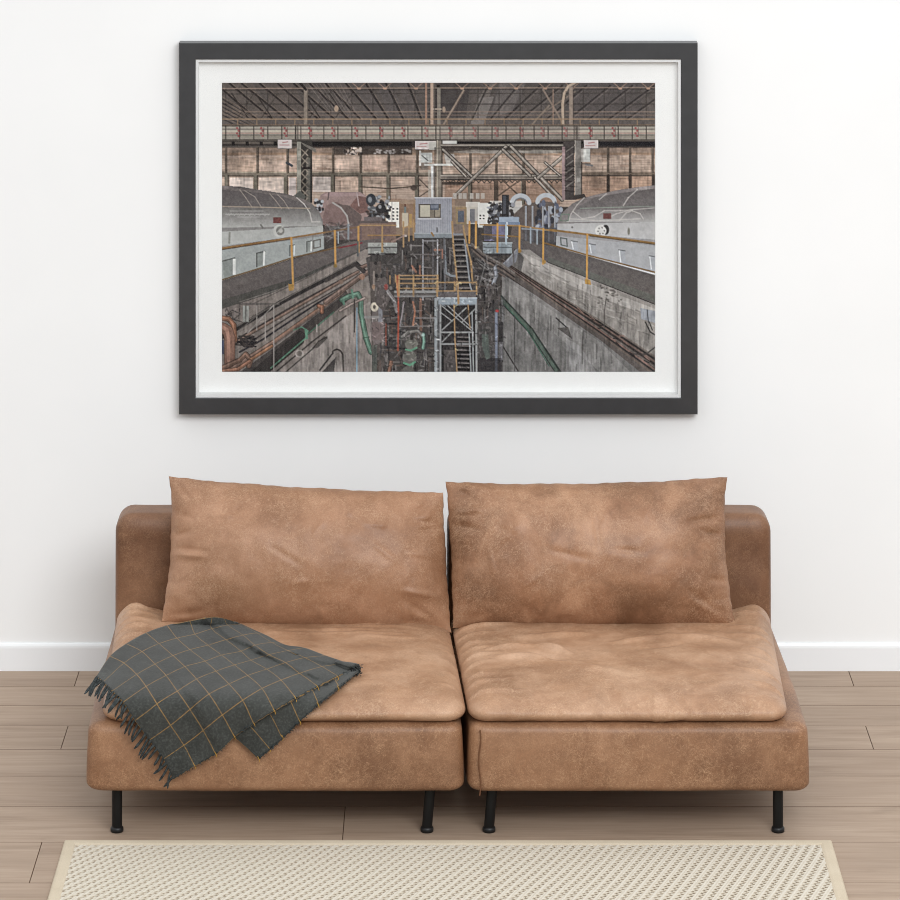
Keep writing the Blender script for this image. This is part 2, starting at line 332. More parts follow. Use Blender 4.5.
    R((206, 202, 194), 466, 202, 480, 224, a=.8); R((120, 120, 124), 470, 209, 475, 223); R((90, 96, 108), 458, 211, 464, 222); L((150, 130, 90), 1.2, (457, 208), (457, 224), (466, 224), (466, 208))
    R((214, 212, 206), 478, 203, 492, 226); R((206, 204, 200), 490, 201, 522, 214, a=.8)
    for x in (479.6, 482.8): R((50, 48, 50), x, 215, x+1.6, 216.6); R((50, 48, 50), x, 218, x+1.6, 219.6)
    R((226, 222, 212), 386, 202, 399, 228); L((150, 146, 140), .7, (392, 202), (392, 228))
    for x in (392.5, 396.5):
        for y in (208, 211.5, 215, 218.5): R((60, 62, 66), x, y, x+1.7, y+1.7)
    R((150, 118, 94), 400, 204, 415, 228); R((196, 182, 158), 402, 213, 408, 227); R((120, 134, 132), 404, 206, 406, 213); R((110, 60, 50), 404.4, 204, 405.8, 207); R((178, 140, 84), 409, 214, 412, 228); L((150, 120, 80), 1, (414, 204), (414, 228))
    R((148, 140, 126), 380, 202, 387, 214, a=.7)
    # --- left generator, rust-purple drum
    P((152, 126, 121), (317, 205), (321, 195), (327, 192), (360, 192), (368, 197), (370, 214), (362, 224), (340, 232), (322, 224))
    P((166, 138, 136), (322, 196), (328, 193), (360, 193), (364, 196), (330, 197)); P((132, 106, 102), (326, 206), (336, 202), (346, 207), (355, 226), (330, 232), (322, 222))
    P((106, 90, 86), (338, 204), (350, 206), (362, 216), (360, 226), (350, 228), (346, 214)); P((120, 88, 82), (350, 206), (358, 196), (368, 198), (369, 212), (360, 214))
    L((168, 162, 158), 1.6, (333, 203), (341, 208), (347, 216), (349.5, 228)); L((176, 158, 156), 1, (357, 193), (359, 206)); L((90, 74, 72), 1, (329, 193), (328, 200))
    for k in range(24): E((176, 178, 184) if k % 2 else (60, 58, 60), rs.uniform(315, 323), rs.uniform(200, 214), 1.4, 1.6)
    for k in range(90):
        c = ((50, 49, 52), (96, 98, 104), (146, 148, 152), (70, 60, 56))[k % 4]; E(c, rs.uniform(367, 390), rs.uniform(196, 220)+0, rs.uniform(.8, 2.4), rs.uniform(.8, 2.2))
    E((58, 60, 66), 371, 200, 5, 6); E((128, 132, 138), 370, 200, 2, 3); E((52, 50, 52), 381, 209, 5, 5); E((140, 142, 146), 380, 207, 1.6, 2)
    R((108, 98, 98), 364, 217, 382, 224); R((130, 104, 92), 360, 222, 396, 244); R((96, 84, 80), 358, 221, 388, 223.5); R((122, 98, 92), 375, 227, 390, 241)
    R((86, 78, 76), 324, 226, 352, 240); R((118, 96, 92), 340, 226, 362, 240)
    for k in range(60): L(((58, 54, 54), (150, 148, 146), (104, 92, 88))[k % 3], rs.uniform(.8, 1.8), (rs.uniform(322, 352), rs.uniform(222, 242)), (rs.uniform(322, 352), rs.uniform(222, 242)), a=.35)
    # --- right machine with silver hoops and blue parts
    P((104, 92, 86), (514, 214), (524, 205), (540, 201), (556, 203), (562, 212), (562, 240), (510, 240))
    arc((182, 186, 192), 4.4, 520.5, 204, 8.6, 8, 0.1, 3.0); arc((120, 124, 132), 1.0, 520.5, 204, 6.2, 5.6, 0.1, 3.0); arc((182, 186, 192), 4.2, 546, 203, 8.6, 7.6, 0.2, 3.1)
    for k in range(110):
        c = ((46, 45, 48), (88, 90, 98), (150, 152, 160), (64, 58, 56))[k % 4]; E(c, rs.uniform(488, 514), rs.uniform(203, 224), rs.uniform(.8, 2.2), rs.uniform(.8, 2.4))
    R((52, 50, 52), 502, 195, 509, 222); R((74, 76, 84), 503, 196, 506, 214); R((150, 166, 186), 499, 217, 519, 222); R((120, 136, 160), 498, 222, 520, 225.5); R((186, 196, 206), 506, 222, 508, 240)
    for k in range(50): E(((96, 102, 122), (60, 60, 68), (158, 164, 176), (108, 112, 130))[k % 4], rs.uniform(536, 561), rs.uniform(203, 230), rs.uniform(1, 2.4), rs.uniform(1.5, 4))
    for x in (525, 531.5, 542, 548, 554): R((150, 153, 160), x, 206, x+1.6, 242)
    R((116, 112, 140), 484, 226, 505, 241); R((86, 82, 88), 484, 224, 492, 240); L((98, 96, 118), 1, (497, 226), (497, 241))
    R((80, 78, 82), 523, 228, 562, 244, a=.7); L((150, 156, 164), 1.2, (522, 229), (562, 231))
    # --- turbine casings
    LT = [(222, 186), (240, 187), (258, 190), (285, 194), (300, 198), (312, 204), (319, 211), (323, 221), (324, 249), (222, 281)]
    P((98, 90, 89), *LT, c2=(178, 180, 176))
    P((88, 81, 81), (222, 186), (240, 187), (258, 190), (285, 194), (300, 198), (309, 208), (280, 208.5), (222, 207), c2=(104, 98, 97)); P((122, 112, 109), (222, 186), (258, 190), (300, 198), (312, 204), (310, 206), (284, 197), (250, 192), (222, 190), a=.7)
    P((108, 104, 101), (222, 207), (310, 208), (318, 212), (322, 222), (322, 226), (222, 228), c2=(172, 171, 167)); P((182, 184, 180), (222, 232), (323, 226), (323, 234), (222, 246), a=.8); P((158, 163, 161), (222, 250), (324, 236), (324, 249), (222, 280), c2=(160, 166, 163))
    for a, b, c in (((245, 191), (255, 197), (262, 208)), ((240, 190), (246, 198), (252, 207)), ((278, 195), (284, 201), (289, 209)), ((270, 194), (276, 201), (282, 209))): L((170, 156, 142), .8, a, b, c, a=.7)
    L((190, 186, 180), 1.0, (297, 198), (304, 204), (310, 213), (312, 222), (320, 222)); L((170, 152, 132), .9, (222, 206.6), (310, 208.6)); L((120, 116, 112), .7, (313, 236), (313, 252))
    for k in range(26):
        x = 226+k*1.7; L((208, 206, 202), .7, (x, 214.5+(k % 3)*.5), (x+.9, 214.2), a=.7); L((200, 198, 194), .6, (230+k*1.3, 211.4), (231+k*1.3, 211.2), a=.5)
    for k in range(14): L((202, 200, 196), .6, (238+k*1.6, 217.5), (239+k*1.6, 217), a=.5)
    R((116, 66, 62), 273.5, 217.5, 281.5, 223.5); E((190, 190, 184), 279, 231, 5.6, 6); E((128, 126, 120), 280.5, 231, 4.2, 4.6); L((184, 184, 178), 1.2, (276, 234), (283, 227), a=.7); E((176, 174, 168), 281, 231, 2, 2)
    L((110, 108, 104), 1.6, (261, 225), (263, 228)); L((140, 140, 132), 2, (230, 233), (229.5, 243))
    P((136, 142, 138), (223, 262), (234, 258.5), (235, 275), (224, 278)); L((74, 74, 72), 1, (222, 261.5), (235, 258)); R((214, 216, 212), 233, 259, 236, 275)
    P((136, 142, 138), (257.5, 253.5), (263, 252), (263, 265), (257.5, 267)); L((70, 70, 68), 1, (257, 267), (257, 253.4), (265, 251.4)); L((216, 218, 214), 1.8, (264.4, 252), (264, 265))
    for x, y in ((290, 246), (307, 242)): R((140, 146, 142), x, y, x+3, y+10); L((84, 84, 80), .9, (x, y+10), (x, y), (x+4.5, y-1)); L((212, 214, 210), 1.2, (x+4.6, y), (x+4.2, y+9))
    L((96, 86, 80), .9, (314, 241), (320.5, 239.5), (320.5, 247), (314, 248.5), (314, 241))
    RT = [(655, 185.5), (640, 187), (620, 190), (600, 194), (584, 198), (572, 204), (563, 212), (557.5, 222), (556, 246), (655, 274)]
    P((104, 94, 92), *RT, c2=(184, 184, 184))
    P((96, 89, 88), (655, 186), (620, 191), (598, 196), (580, 206), (576, 210), (655, 208), c2=(114, 108, 107)); P((140, 130, 128), (655, 185.5), (620, 190), (588, 197), (586, 199), (622, 193), (655, 189), a=.8)
    P((118, 113, 111), (655, 208), (576, 210), (566, 222), (655, 222), a=.9, c2=(176, 174, 172)); P((196, 196, 196), (557, 224), (655, 222), (655, 240), (557, 232), a=.75); P((172, 174, 178), (556, 236), (655, 246), (655, 273), (556, 246), a=.8)
    for pts in (((584, 198), (577, 205), (571, 214), (568, 222)), ((606, 194), (599, 200)), ((637, 190), (628, 198), (623, 206)), ((573, 212), (582, 219), (594, 217), (604, 211), (620, 211), (655, 208)), ((619, 221), (626, 213), (632, 211), (640, 214), (643, 219)), ((570, 219), (600, 221), (640, 219)), ((606, 219), (616, 214), (632, 210))): L((198, 192, 186), 1.0, *pts, a=.7)
    R((112, 68, 64), 603, 213.5, 611, 219); L((110, 128, 112), .9, (561, 214.5), (569, 214.5), (568, 221), (560.5, 221), (561, 214.5)); L((140, 150, 138), .8, (580, 208.6), (655, 206.5))
    E((214, 212, 208), 601.5, 231, 6.5, 6); E((64, 60, 60), 605.5, 230, 3.4, 5); E((206, 204, 200), 601, 231, 5.2, 5)
    for k in range(6): E((110, 108, 106), 601+3.2*math.cos(k), 231+3.2*math.sin(k), .7, .7)
    E((120, 118, 108), 628.5, 231.5, 1.3, 3.6); E((110, 106, 104), 572, 227.5, 1, 1); L((88, 96, 92), 1.1, (560.5, 238), (566.5, 239), (567, 246.5), (561, 245), (560.5, 238))
    for x0, y0, y1 in ((571, 241, 250), (589, 244, 254), (618.5, 250, 263), (649, 256, 270)): P((168, 172, 178), (x0, y0), (x0+6, y0+1.4), (x0+7.5, y1), (x0+2, y1-1)); L((96, 98, 100), .8, (x0, y0), (x0+6.5, y0+1)); L((226, 228, 230), 1, (x0+.6, y0+1), (x0+2, y1-1))
    # --- walkways
    P((106, 97, 94), (222, 281), (324, 250), (350, 242), (386, 238), (376, 245), (340, 262), (296, 287), (222, 308), c2=(92, 85, 83)); P((104, 96, 93), (222, 284), (330, 252), (330, 256), (222, 292), a=.6)
    P((76, 74, 70), (222, 300), (296, 278), (350, 255), (372, 246), (372, 248), (296, 285), (222, 309)); L((120, 114, 108), .8, (240, 302), (296, 284), (352, 256))
    P((98, 91, 89), (655, 275), (556, 247), (520, 240), (488, 236), (496, 242), (548, 262), (590, 278), (655, 304), c2=(102, 95, 92)); P((98, 98, 92), (548, 257), (590, 272), (655, 296), (655, 303), (590, 279), (548, 262)); L((214, 214, 214), 1.4, (568, 250), (600, 259), (655, 274.5)); L((52, 48, 46), 1, (548, 263), (592, 280), (655, 305))
    L((134, 48, 56), 1.4, (339, 248), (352, 245.5), (362, 243))
    # --- concrete right
    P((150, 144, 138), (519, 250), (530, 250), (548, 263), (592, 280), (655, 305), (655, 357), (600, 322), (545, 292), (510, 272), c2=(138, 132, 126)); P((178, 172, 166), (520, 252), (545, 264), (600, 288), (655, 309), (655, 318), (590, 294), (540, 272), a=.7)
    P((98, 94, 92), (503, 264), (519, 252), (524, 258), (520, 276), (505, 272)); P((132, 129, 127), (502, 274), (540, 298), (600, 336), (655, 372), (500, 372), c2=(112, 110, 108)); P((150, 147, 144), (506, 280), (540, 303), (600, 342), (630, 372), (600, 372), (550, 330), (508, 296), a=.55)
    P((172, 170, 170), (566, 338), (580, 346), (596, 372), (566, 372), a=.4)
    for k in range(90):
        x = rs.uniform(503, 650); y = 274+(x-503)*.62+rs.uniform(4, 60)
        if y < 368: L(((82, 79, 77), (170, 167, 163), (98, 95, 92))[k % 3], rs.uniform(.6, 1.8), (x, y), (x+rs.uniform(-.8, .8), min(371, y+rs.uniform(6, 26))), a=.5)
    for k in range(90):
        x = rs.uniform(522, 652); y = 252+(x-520)*.42+rs.uniform(4, 30); L(((106, 101, 96), (190, 185, 178))[k % 2], rs.uniform(.6, 1.5), (x, y), (x+rs.uniform(2, 9), y+rs.uniform(1, 4.5)), a=.4)
    for k in range(60):
        x = rs.uniform(530, 652); y = 256+(x-520)*.42+rs.uniform(2, 34); L((100, 94, 90), rs.uniform(.5, 1.2), (x, y), (x+rs.uniform(-.6, .6), y+rs.uniform(3, 9)), a=.5)
    for a, b, c, d in (((510, 270), (545, 291), (600, 326), (655, 362)),): 
        P((92, 84, 80), (500, 262), (545, 288), (600, 322), (655, 356), (655, 372), (640, 372), (600, 340), (545, 302), (500, 270))
        for o, c_, w_ in ((-7, (120, 108, 100), 1.2), (-4.6, (46, 42, 41), 1.6), (-2.6, (120, 92, 82), 1.0), (-.4, (54, 48, 46), 1.8), (2, (112, 100, 94), 1.0), (4, (128, 96, 86), 1.1), (6, (50, 45, 44), 1.4), (8.4, (104, 90, 82), 1.6)):
            k = .55; L(c_, w_, (502, 262+o*k*.6), (545, 291+o*k), (600, 327+o*.9), (655, 365+o*1.2))
    for k in range(16):
        x = rs.uniform(575, 645); y = 327+(x-600)*.68+rs.uniform(-5, 6); L(((44, 40, 40), (132, 102, 92))[k % 2], 1.0, (x, y), (x+5, y+rs.uniform(-1, 5)))
    P((88, 84, 82), (557, 328), (568, 327), (572, 339)); L((56, 54, 54), 1.2, (556, 318), (566, 327))
    P((140, 144, 152), (640, 308), (655, 311), (655, 323), (641, 319)); L((70, 72, 78), 1, (647, 310), (648, 322)); L((60, 58, 58), 1.2, (645, 322), (650, 332), (655, 335)); L((60, 58, 58), 1, (649, 322), (652, 330)); L((58, 54, 54), 1.2, (655, 347), (646, 354), (630, 354))
    for k in range(22): E((80, 74, 70), rs.uniform(598, 622), rs.uniform(286, 304), rs.uniform(.6, 1.8), .8, a=.7)
    L((88, 82, 78), 1, (606, 298), (604, 312), (604, 328))
    # green diagonal pipe on the right
    L((50, 58, 54), 6, (500, 298), (530, 330), (558, 372)); L((82, 98, 88), 3.2, (500, 298), (530, 330), (556, 370)); L((62, 98, 82), 1.0, (500, 300), (526, 328), (549, 366)); pipe((84, 116, 98), 3.4, (482, 316), (498, 298)); L((56, 52, 52), 1.2, (502, 345), (518, 371)); L((74, 72, 72), 1, (514.5, 316), (514.5, 372)); L((150, 150, 152), 1.4, (502, 300), (503, 322))
    # --- concrete left
    P((132, 121, 114), (222, 309), (296, 286), (350, 258), (374, 246), (378, 262), (366, 280), (330, 300), (222, 350), c2=(118, 108, 103))
    P((158, 147, 140), (300, 286), (360, 256), (374, 250), (372, 262), (330, 280), (290, 300), a=.6)
    P((150, 140, 134), (300, 340), (352, 300), (372, 290), (372, 372), (262, 372), c2=(134, 125, 119)); P((150, 140, 134), (330, 322), (355, 304), (357, 340), (352, 372), (318, 372), a=.45)
    for k in range(120):
        x = rs.uniform(224, 368); y = 310-(x-222)*.40+rs.uniform(2, 26); L(((92, 84, 80), (170, 158, 150))[k % 2], rs.uniform(.6, 1.4), (x, y), (x+rs.uniform(2, 7), y-rs.uniform(.5, 3)), a=.35)
    for k in range(60):
        x = rs.uniform(300, 368); y = rs.uniform(318, 368); L(((96, 88, 84), (160, 150, 144))[k % 2], rs.uniform(.6, 1.6), (x, y), (x, y+rs.uniform(3, 12)), a=.4)
    P((134, 124, 117), (253, 302), (290, 285), (366, 249), (372, 262), (372, 300), (300, 348), (262, 372), (222, 372), (222, 330), c2=(116, 107, 101))
    for k in range(90):
        x = rs.uniform(236, 368); y = 352-(x-222)*.62+rs.uniform(-22, 26)*(1-(x-222)/230); L(((92, 84, 80), (158, 147, 140))[k % 2], rs.uniform(.6, 1.3), (x, y), (x+rs.uniform(3, 9), y-rs.uniform(1.5, 5)), a=.4)
    L((96, 88, 84), 1.0, (253, 304), (301, 281), (352, 255)); L((50, 46, 46), 4.6, (222, 337), (236, 329), (280, 303), (301, 292), (356, 263.5), (366, 273)); L((112, 104, 98), 1.0, (236, 327), (301, 290), (356, 261.5))
    L((58, 52, 52), 1.6, (226, 346), (246, 334), (300, 302), (352, 274)); L((64, 58, 58), 1.4, (246, 345), (300, 310), (350, 282)); L((44, 42, 48), 1.8, (240, 352), (262, 340), (318, 303), (340, 290))
    pipe((124, 100, 88), 2.4, (236, 343), (246, 336), (300, 305), (340, 282), (358, 272)); pipe((132, 104, 90), 3.6, (229, 370), (253, 355), (275, 341), (320, 309), (345, 293)); L((146, 106, 86), 1.0, (275, 340), (318, 309))
    P((70, 64, 62), (240, 372), (290, 336), (346, 291), (351, 298), (306, 337), (268, 372)); L((96, 88, 84), 1.2, (268, 350), (300, 326), (345, 294))
    P((52, 48, 47), (250, 372), (300, 330), (306, 334), (304, 343), (274, 372)); L((84, 130, 106), 1.2, (294, 330), (302, 327), (308, 331), (306, 338), (271, 368)); L((84, 130, 106), 2.6, (306, 330), (307, 338)); L((74, 112, 92), 1.2, (308, 334), (334, 312))
    P((126, 116, 110), (270, 372), (310, 338), (345, 312), (349, 314), (312, 347), (286, 372)); L((60, 54, 52), 1.4, (276, 372), (312, 342), (346, 316)); L((64, 60, 56), 1.2, (286, 372), (316, 346))
    E((150, 142, 136), 299.5, 353.5, 4.2, 4); E((112, 104, 98), 299.5, 353.5, 2.8, 2.6); L((160, 152, 146), 1, (317, 325), (317, 332))
    P((84, 78, 75), (313, 348), (324, 336), (328, 338), (318, 348)); L((56, 50, 48), 1, (313, 348), (319, 341), (327, 337))
    arc((66, 60, 58), 1.4, 337, 357, 6, 7.5, 0, 2.4); L((66, 60, 58), 1.4, (343, 357), (343.5, 372)); P((70, 65, 64), (322, 372), (336, 357), (334, 372)); L((56, 52, 52), 1.6, (320, 370), (333, 353))
    # vertical bracket rods, left
    for x, y0, y1 in ((274, 306, 370), (265.5, 314, 340), (257, 306, 330)): L((156, 148, 142), 1.0, (x, y0), (x, y1))
    L((96, 90, 86), 1.6, (240, 304), (279, 304)); L((144, 138, 132), 1.0, (274, 305), (248, 333)); L((100, 94, 90), .9, (270, 305), (240, 330)); R((150, 152, 146), 243, 306, 249, 322); L((90, 88, 84), 1, (246, 306), (246, 322))
    for k in range(26): L(((34, 32, 36), (60, 54, 52))[k % 2], 1.4, (rs.uniform(236, 258), rs.uniform(336, 347)), (rs.uniform(236, 258), rs.uniform(336, 347)))
    for k in range(26): L(((120, 110, 106), (50, 46, 46))[k % 2], 1.1, (rs.uniform(224, 242), rs.uniform(308, 322)), (rs.uniform(224, 242), rs.uniform(308, 322)), a=.6)
    pipe((142, 96, 72), 4.2, (222, 318), (229, 319), (234, 325), (235, 340)); pipe((150, 108, 90), 10, (223, 328), (228, 331), (230, 338), (230, 362)); pipe((128, 96, 80), 4, (222, 368), (240, 360), (246, 354), (251, 360), (249, 366)); pipe((150, 104, 76), 2.6, (250, 360), (272, 346)); pipe((146, 100, 78), 3, (222, 371), (238, 369), (250, 361)); R((40, 50, 84), 222, 340, 224, 354)
    pipe((150, 100, 76), 3.4, (319, 306), (322, 307), (322, 312))
    # big brown pipe rising to the centre
    pipe((120, 98, 88), 4.4, (326, 302), (360, 277), (372, 270), (384, 267), (392, 260)); pipe((110, 88, 78), 3, (360, 268), (378, 261)); L((66, 60, 58), 3.4, (326, 281), (355, 264), (364, 272)); E((150, 112, 92), 362, 277, 3, 3); E((130, 104, 90), 341, 282, 2.6, 2.2)
    # green bent pipe on the left
    pipe((92, 126, 108), 4.4, (342, 300), (350, 296), (358, 294), (361, 300), (361, 312), (366, 338), (371, 352)); L((60, 84, 72), 1, (363, 338), (369, 337)); L((96, 140, 118), 2, (352, 290), (353, 298)); L((90, 134, 112), 2.4, (343, 300), (344, 304)); pipe((160, 142, 134), 1.8, (340, 311), (352, 304), (365, 298)); L((122, 170, 196), .9, (357, 308), (357, 372)); L((64, 58, 56), 1.2, (354.5, 300), (354.5, 332))
    # --- centre pit: dark clutter
    P((74, 69, 67), (366, 258), (398, 244), (420, 238), (480, 238), (500, 262), (503, 372), (372, 372), (372, 300))
    P((92, 84, 80), (370, 262), (380, 262), (384, 300), (384, 372), (372, 372))
    for k in range(640):
        x = rs.uniform(374, 500); y = rs.uniform(244, 371)
        if x < 392 and y < 262: continue
        c = ((34, 32, 34), (92, 87, 86), (122, 116, 113), (68, 65, 68), (104, 84, 75), (42, 39, 41), (146, 141, 138))[k % 7]; w_ = rs.uniform(.7, 1.9); l = rs.uniform(3, 15)
        if rs.rand() < .55: L(c, w_, (x, y), (x+rs.uniform(-1, 1), min(371, y+l)), a=.75)
        elif rs.rand() < .6: L(c, w_, (x, y), (min(500, x+l), y+rs.uniform(-1, 1)), a=.7)
        else: L(c, w_, (x, y), (x+rs.uniform(-7, 7), min(371, y+rs.uniform(2, 8))), a=.7)
    for k in range(90): E(((30, 28, 30), (104, 98, 96), (70, 66, 68), (132, 124, 120))[k % 4], rs.uniform(374, 500), rs.uniform(250, 370), rs.uniform(.8, 2.4), rs.uniform(.8, 2), a=.7)
    # grey ductwork
    P((118, 108, 106), (373, 308), (382, 304), (384, 330), (382, 342), (374, 345), (370, 330)); P((136, 136, 142), (379, 300), (383, 300), (382, 324), (378, 324)); E((206, 196, 176), 374.5, 307, 4, 4.6); E((96, 88, 80), 374.5, 307, 1.4, 2); R((150, 146, 144), 364, 316, 379, 318.5); R((124, 106, 104), 372, 322, 384, 340, a=.8); R((84, 96, 88), 372, 345, 377, 372, a=.5); L((140, 128, 120), 2, (374, 272), (374, 290)); E((170, 136, 110), 373.6, 287, 1.6, 2.4)
    P((96, 88, 86), (376, 282), (386, 276), (390, 300), (384, 312), (376, 304)); L((128, 122, 122), 3.4, (388, 292), (394, 300), (397, 312)); L((160, 158, 158), 1.2, (387, 292), (394, 301)); E((156, 72, 66), 386, 287, 2, 3)
    # rust and orange risers
    L((176, 82, 60), 1.8, (398, 276), (398.5, 320), (398, 350)); L((140, 68, 52), 1.2, (386, 324), (386, 345)); L((166, 112, 86), 1.8, (413, 302), (415, 312), (413, 325)); L((124, 92, 78), 2.6, (420.5, 299), (421, 330)); L((164, 112, 92), 2, (434.5, 250), (442, 250), (442, 258)); L((150, 104, 84), 2, (412, 266), (416, 272)); L((150, 104, 84), 1.6, (420, 266), (420, 276)); L((158, 146, 150), 1, (404, 302), (400, 326)); pipe((136, 96, 78), 3, (391, 362), (389, 372))
    L((124, 118, 116), 1.2, (400, 326.5), (432, 326)); L((130, 126, 126), 1.4, (416, 318), (434, 318))
    # green capped vessel
    pipe((120, 116, 112), 3, (402, 337), (408, 332), (418, 331), (422, 336)); E((120, 118, 110), 411.5, 344, 6.4, 6.5); E((106, 104, 98), 409.5, 358, 7, 8); E((100, 98, 92), 408, 371, 6, 5); L((96, 156, 124), 1.8, (406, 349.5), (411, 350.5), (417, 347.5)); L((96, 156, 124), 2, (404, 363), (410, 365), (415, 362)); R((60, 56, 54), 410, 334, 413, 340); pipe((116, 156, 140), 2.6, (423.5, 334), (424, 342), (423, 348)); E((170, 196, 190), 423, 335, 1.6, 1.4)
    # --- suspended boxes and control cabin
    R((140, 142, 138), 368, 243, 397, 254); R((168, 170, 164), 368, 243, 397, 246.5); L((80, 78, 76), .9, (368, 248), (397, 247.5)); L((52, 48, 48), 1.6, (369, 254.5), (397, 254)); R((150, 118, 60), 381.5, 249, 383.5, 252.5)
    R((136, 146, 152), 483, 242.5, 512, 254); L((176, 184, 188), 1, (483, 243), (512, 243)); L((84, 90, 94), .9, (484, 247.5), (512, 247.5)); L((56, 54, 56), 1.4, (483, 254.5), (512, 254.5)); P((124, 126, 134), (502, 264), (514, 253), (519, 247), (516, 262), (508, 268)); L((160, 162, 168), 1, (506, 262), (516, 250)); L((100, 96, 96), 1.6, (513, 246), (513.5, 264))
    for o, c in ((0, (104, 92, 86)), (2.2, (58, 52, 50)), (-2, (120, 112, 106)), (4, (110, 96, 88))): L(c, 1.8, (472, 246+o), (485, 257+o), (503, 267+o), (514, 275+o))
    P((150, 152, 162), (415.5, 198), (452, 198), (452, 234), (415.5, 234), c2=(162, 164, 172))
    for x in np.arange(417, 452, 1.8): L((122, 124, 136), .6, (x, 199), (x, 233), a=.55)
    L((196, 196, 202), 1, (415, 198), (452, 198)); R((96, 88, 80), 418.5, 204, 441, 218.5); R((186, 180, 160), 420, 205.5, 430, 217); R((150, 140, 122), 435, 208, 440, 217); R((132, 122, 108), 430, 205, 434, 218); R((92, 98, 112), 430, 204, 439, 210); R((120, 126, 140), 431, 205, 438, 208.5); L((214, 216, 220), .9, (418, 219), (441, 219))
    R((132, 140, 146), 414, 233, 454, 238.5); L((176, 182, 186), .8, (414, 233.5), (454, 233.5)); L((70, 70, 72), 1, (414, 238.6), (454, 238.6)); L((150, 112, 62), 1.6, (431.5, 233), (433.5, 236)); L((52, 50, 54), 1, (437, 228), (437, 232))
    # cage verticals below cabin
    for x, c in ((423, (160, 160, 166)), (437.5, (170, 170, 174)), (441, (92, 88, 88)), (445, (118, 116, 118)), (433, (104, 100, 102))): L(c, 1.2, (x, 240), (x, 300))
    L((150, 150, 154), 1, (423, 241), (438, 241)); L((110, 104, 104), 1, (410, 254.5), (438, 254.5)); R((150, 156, 160), 434.5, 298, 437.5, 372); R((100, 102, 106), 438, 300, 440.5, 372)
    P((130, 136, 142), (445, 240), (447, 272), (452, 275), (462, 275), (462, 277), (450, 277), (444, 273)); L((96, 96, 100), 1.6, (444, 238), (445, 296))
    # --- upper stair
    P((64, 60, 60), (452, 237), (464, 237), (471, 293), (458, 293))
    for k in range(10): y = 239.5+k*5.4; x = 453.5+k*.55; L((138, 130, 126), 1.1, (x, y), (x+10+k*.2, y)); L((34, 32, 33), 1.6, (x, y+2), (x+10+k*.2, y+2))
    L((142, 146, 152), 1.6, (464.5, 240), (470, 285), (474, 298)); L((150, 156, 160), 1, (453, 240), (457, 280), (456, 290)); L(YL, 1.7, (452, 222), (453.5, 248), (456, 270), (457, 281), (455, 290)); L(YL, 1.7, (463, 226), (467, 246), (471, 262), (472.5, 283))
    L((134, 138, 144), 2.2, (454, 234.5), (462, 234.5)); P((118, 106, 102), (454, 224), (463, 224), (463, 234), (454, 234), a=.7)
    # --- mid platforms with yellow rails
    R((150, 150, 148), 394, 290.5, 438, 293); R((96, 92, 90), 394, 293, 438, 295.5); R((132, 132, 132), 394, 295.5, 438, 297.2)
    for y in (275.6, 279, 283.4, 288.4): L(YL, 1.3, (399, y), (438, y), a=.95)
    for x in (399, 413.5, 437.5): L(YL, 1.7, (x, 275.4), (x, 296))
    L((188, 120, 74), 1.4, (396, 276), (398, 296)); L(YL, 1.2, (390, 276), (390, 284)); L(YL, 1.2, (395.5, 275), (395.5, 282))
    R((104, 98, 98), 438, 291, 476, 298); R((146, 158, 168), 438, 298, 477, 305); L((206, 214, 220), .8, (438, 298), (477, 298)); L((88, 96, 104), .8, (438, 305), (477, 305))
    L(YL, 1.3, (436, 282.5), (476.5, 282.5)); L(YL, 1.2, (436, 291), (476, 291)); 
    for x, y1 in ((437, 296), (458, 303), (476.5, 294), (454.5, 291)): L(YL, 1.5, (x, 282), (x, y1))
    # lower tower: X braces and stair
    R((44, 42, 44), 440, 305.5, 476, 372)
    for k in range(60): L(((84, 80, 80), (110, 104, 102), (30, 29, 31))[k % 3], 1.2, (rs.uniform(442, 474), rs.uniform(306, 370)), (rs.uniform(442, 474), rs.uniform(306, 370)), a=.22)
    R((120, 110, 106), 444, 350, 456, 372, a=.5)
    for k in range(9): y = 337+k*4.3; L((122, 114, 112), 1.2, (457.5, y), (469, y+.4)); L((26, 25, 27), 1.6, (457.5, y+1.9), (469, y+2.3))
    LG = (150, 152, 152)
    L(LG, 1.8, (440.5, 305), (440.5, 372)); L(LG, 2, (476, 305), (476.5, 372)); L((150, 154, 156), 1.3, (472, 312), (473.5, 372)); L((150, 154, 156), 1.2, (469, 332), (471, 372))
    for a, b in (((442, 306), (472, 331)), ((442, 330), (466, 308)), ((448, 306), (473, 329)), ((462, 322), (475, 309)), ((442, 342), (452, 332)), ((440, 312), (452, 321))): L(LG, 1.2, a, b)
    L(LG, 1.7, (441, 332.3), (473, 332.3)); L(LG, 1.7, (441, 344), (477, 344)); L(YL, 1.3, (454, 305), (455, 340), (457, 372)); L(YL, 1.1, (468, 305), (470, 328)); L(YL, 1.8, (458.5, 296), (458.5, 303.5))
    # right of the tower
    P((84, 82, 84), (497, 300), (505, 296), (503, 372), (478, 372), (478, 320), a=.4); R((122, 130, 148), 495, 312, 497.5, 372); E((176, 60, 62), 497, 311, 1.8, 1.4); P((50, 48, 50), (499, 322), (503, 322), (503, 362), (499, 362)); R((130, 128, 132), 498.5, 342, 503, 360, a=.6); R((38, 36, 40), 478, 358, 502, 372, a=.6)
    P((88, 98, 92), (482, 334), (488, 334), (490, 358), (486, 360), (482, 346)); L((60, 64, 62), 1, (480, 330), (489, 330)); pipe((150, 154, 164), 3, (495, 268), (496, 276), (493, 284)); L((112, 106, 104), 2.4, (485, 280), (490, 298)); L((96, 90, 88), 2.6, (494, 284), (489, 300)); E((80, 74, 74), 489, 292, 3, 4)
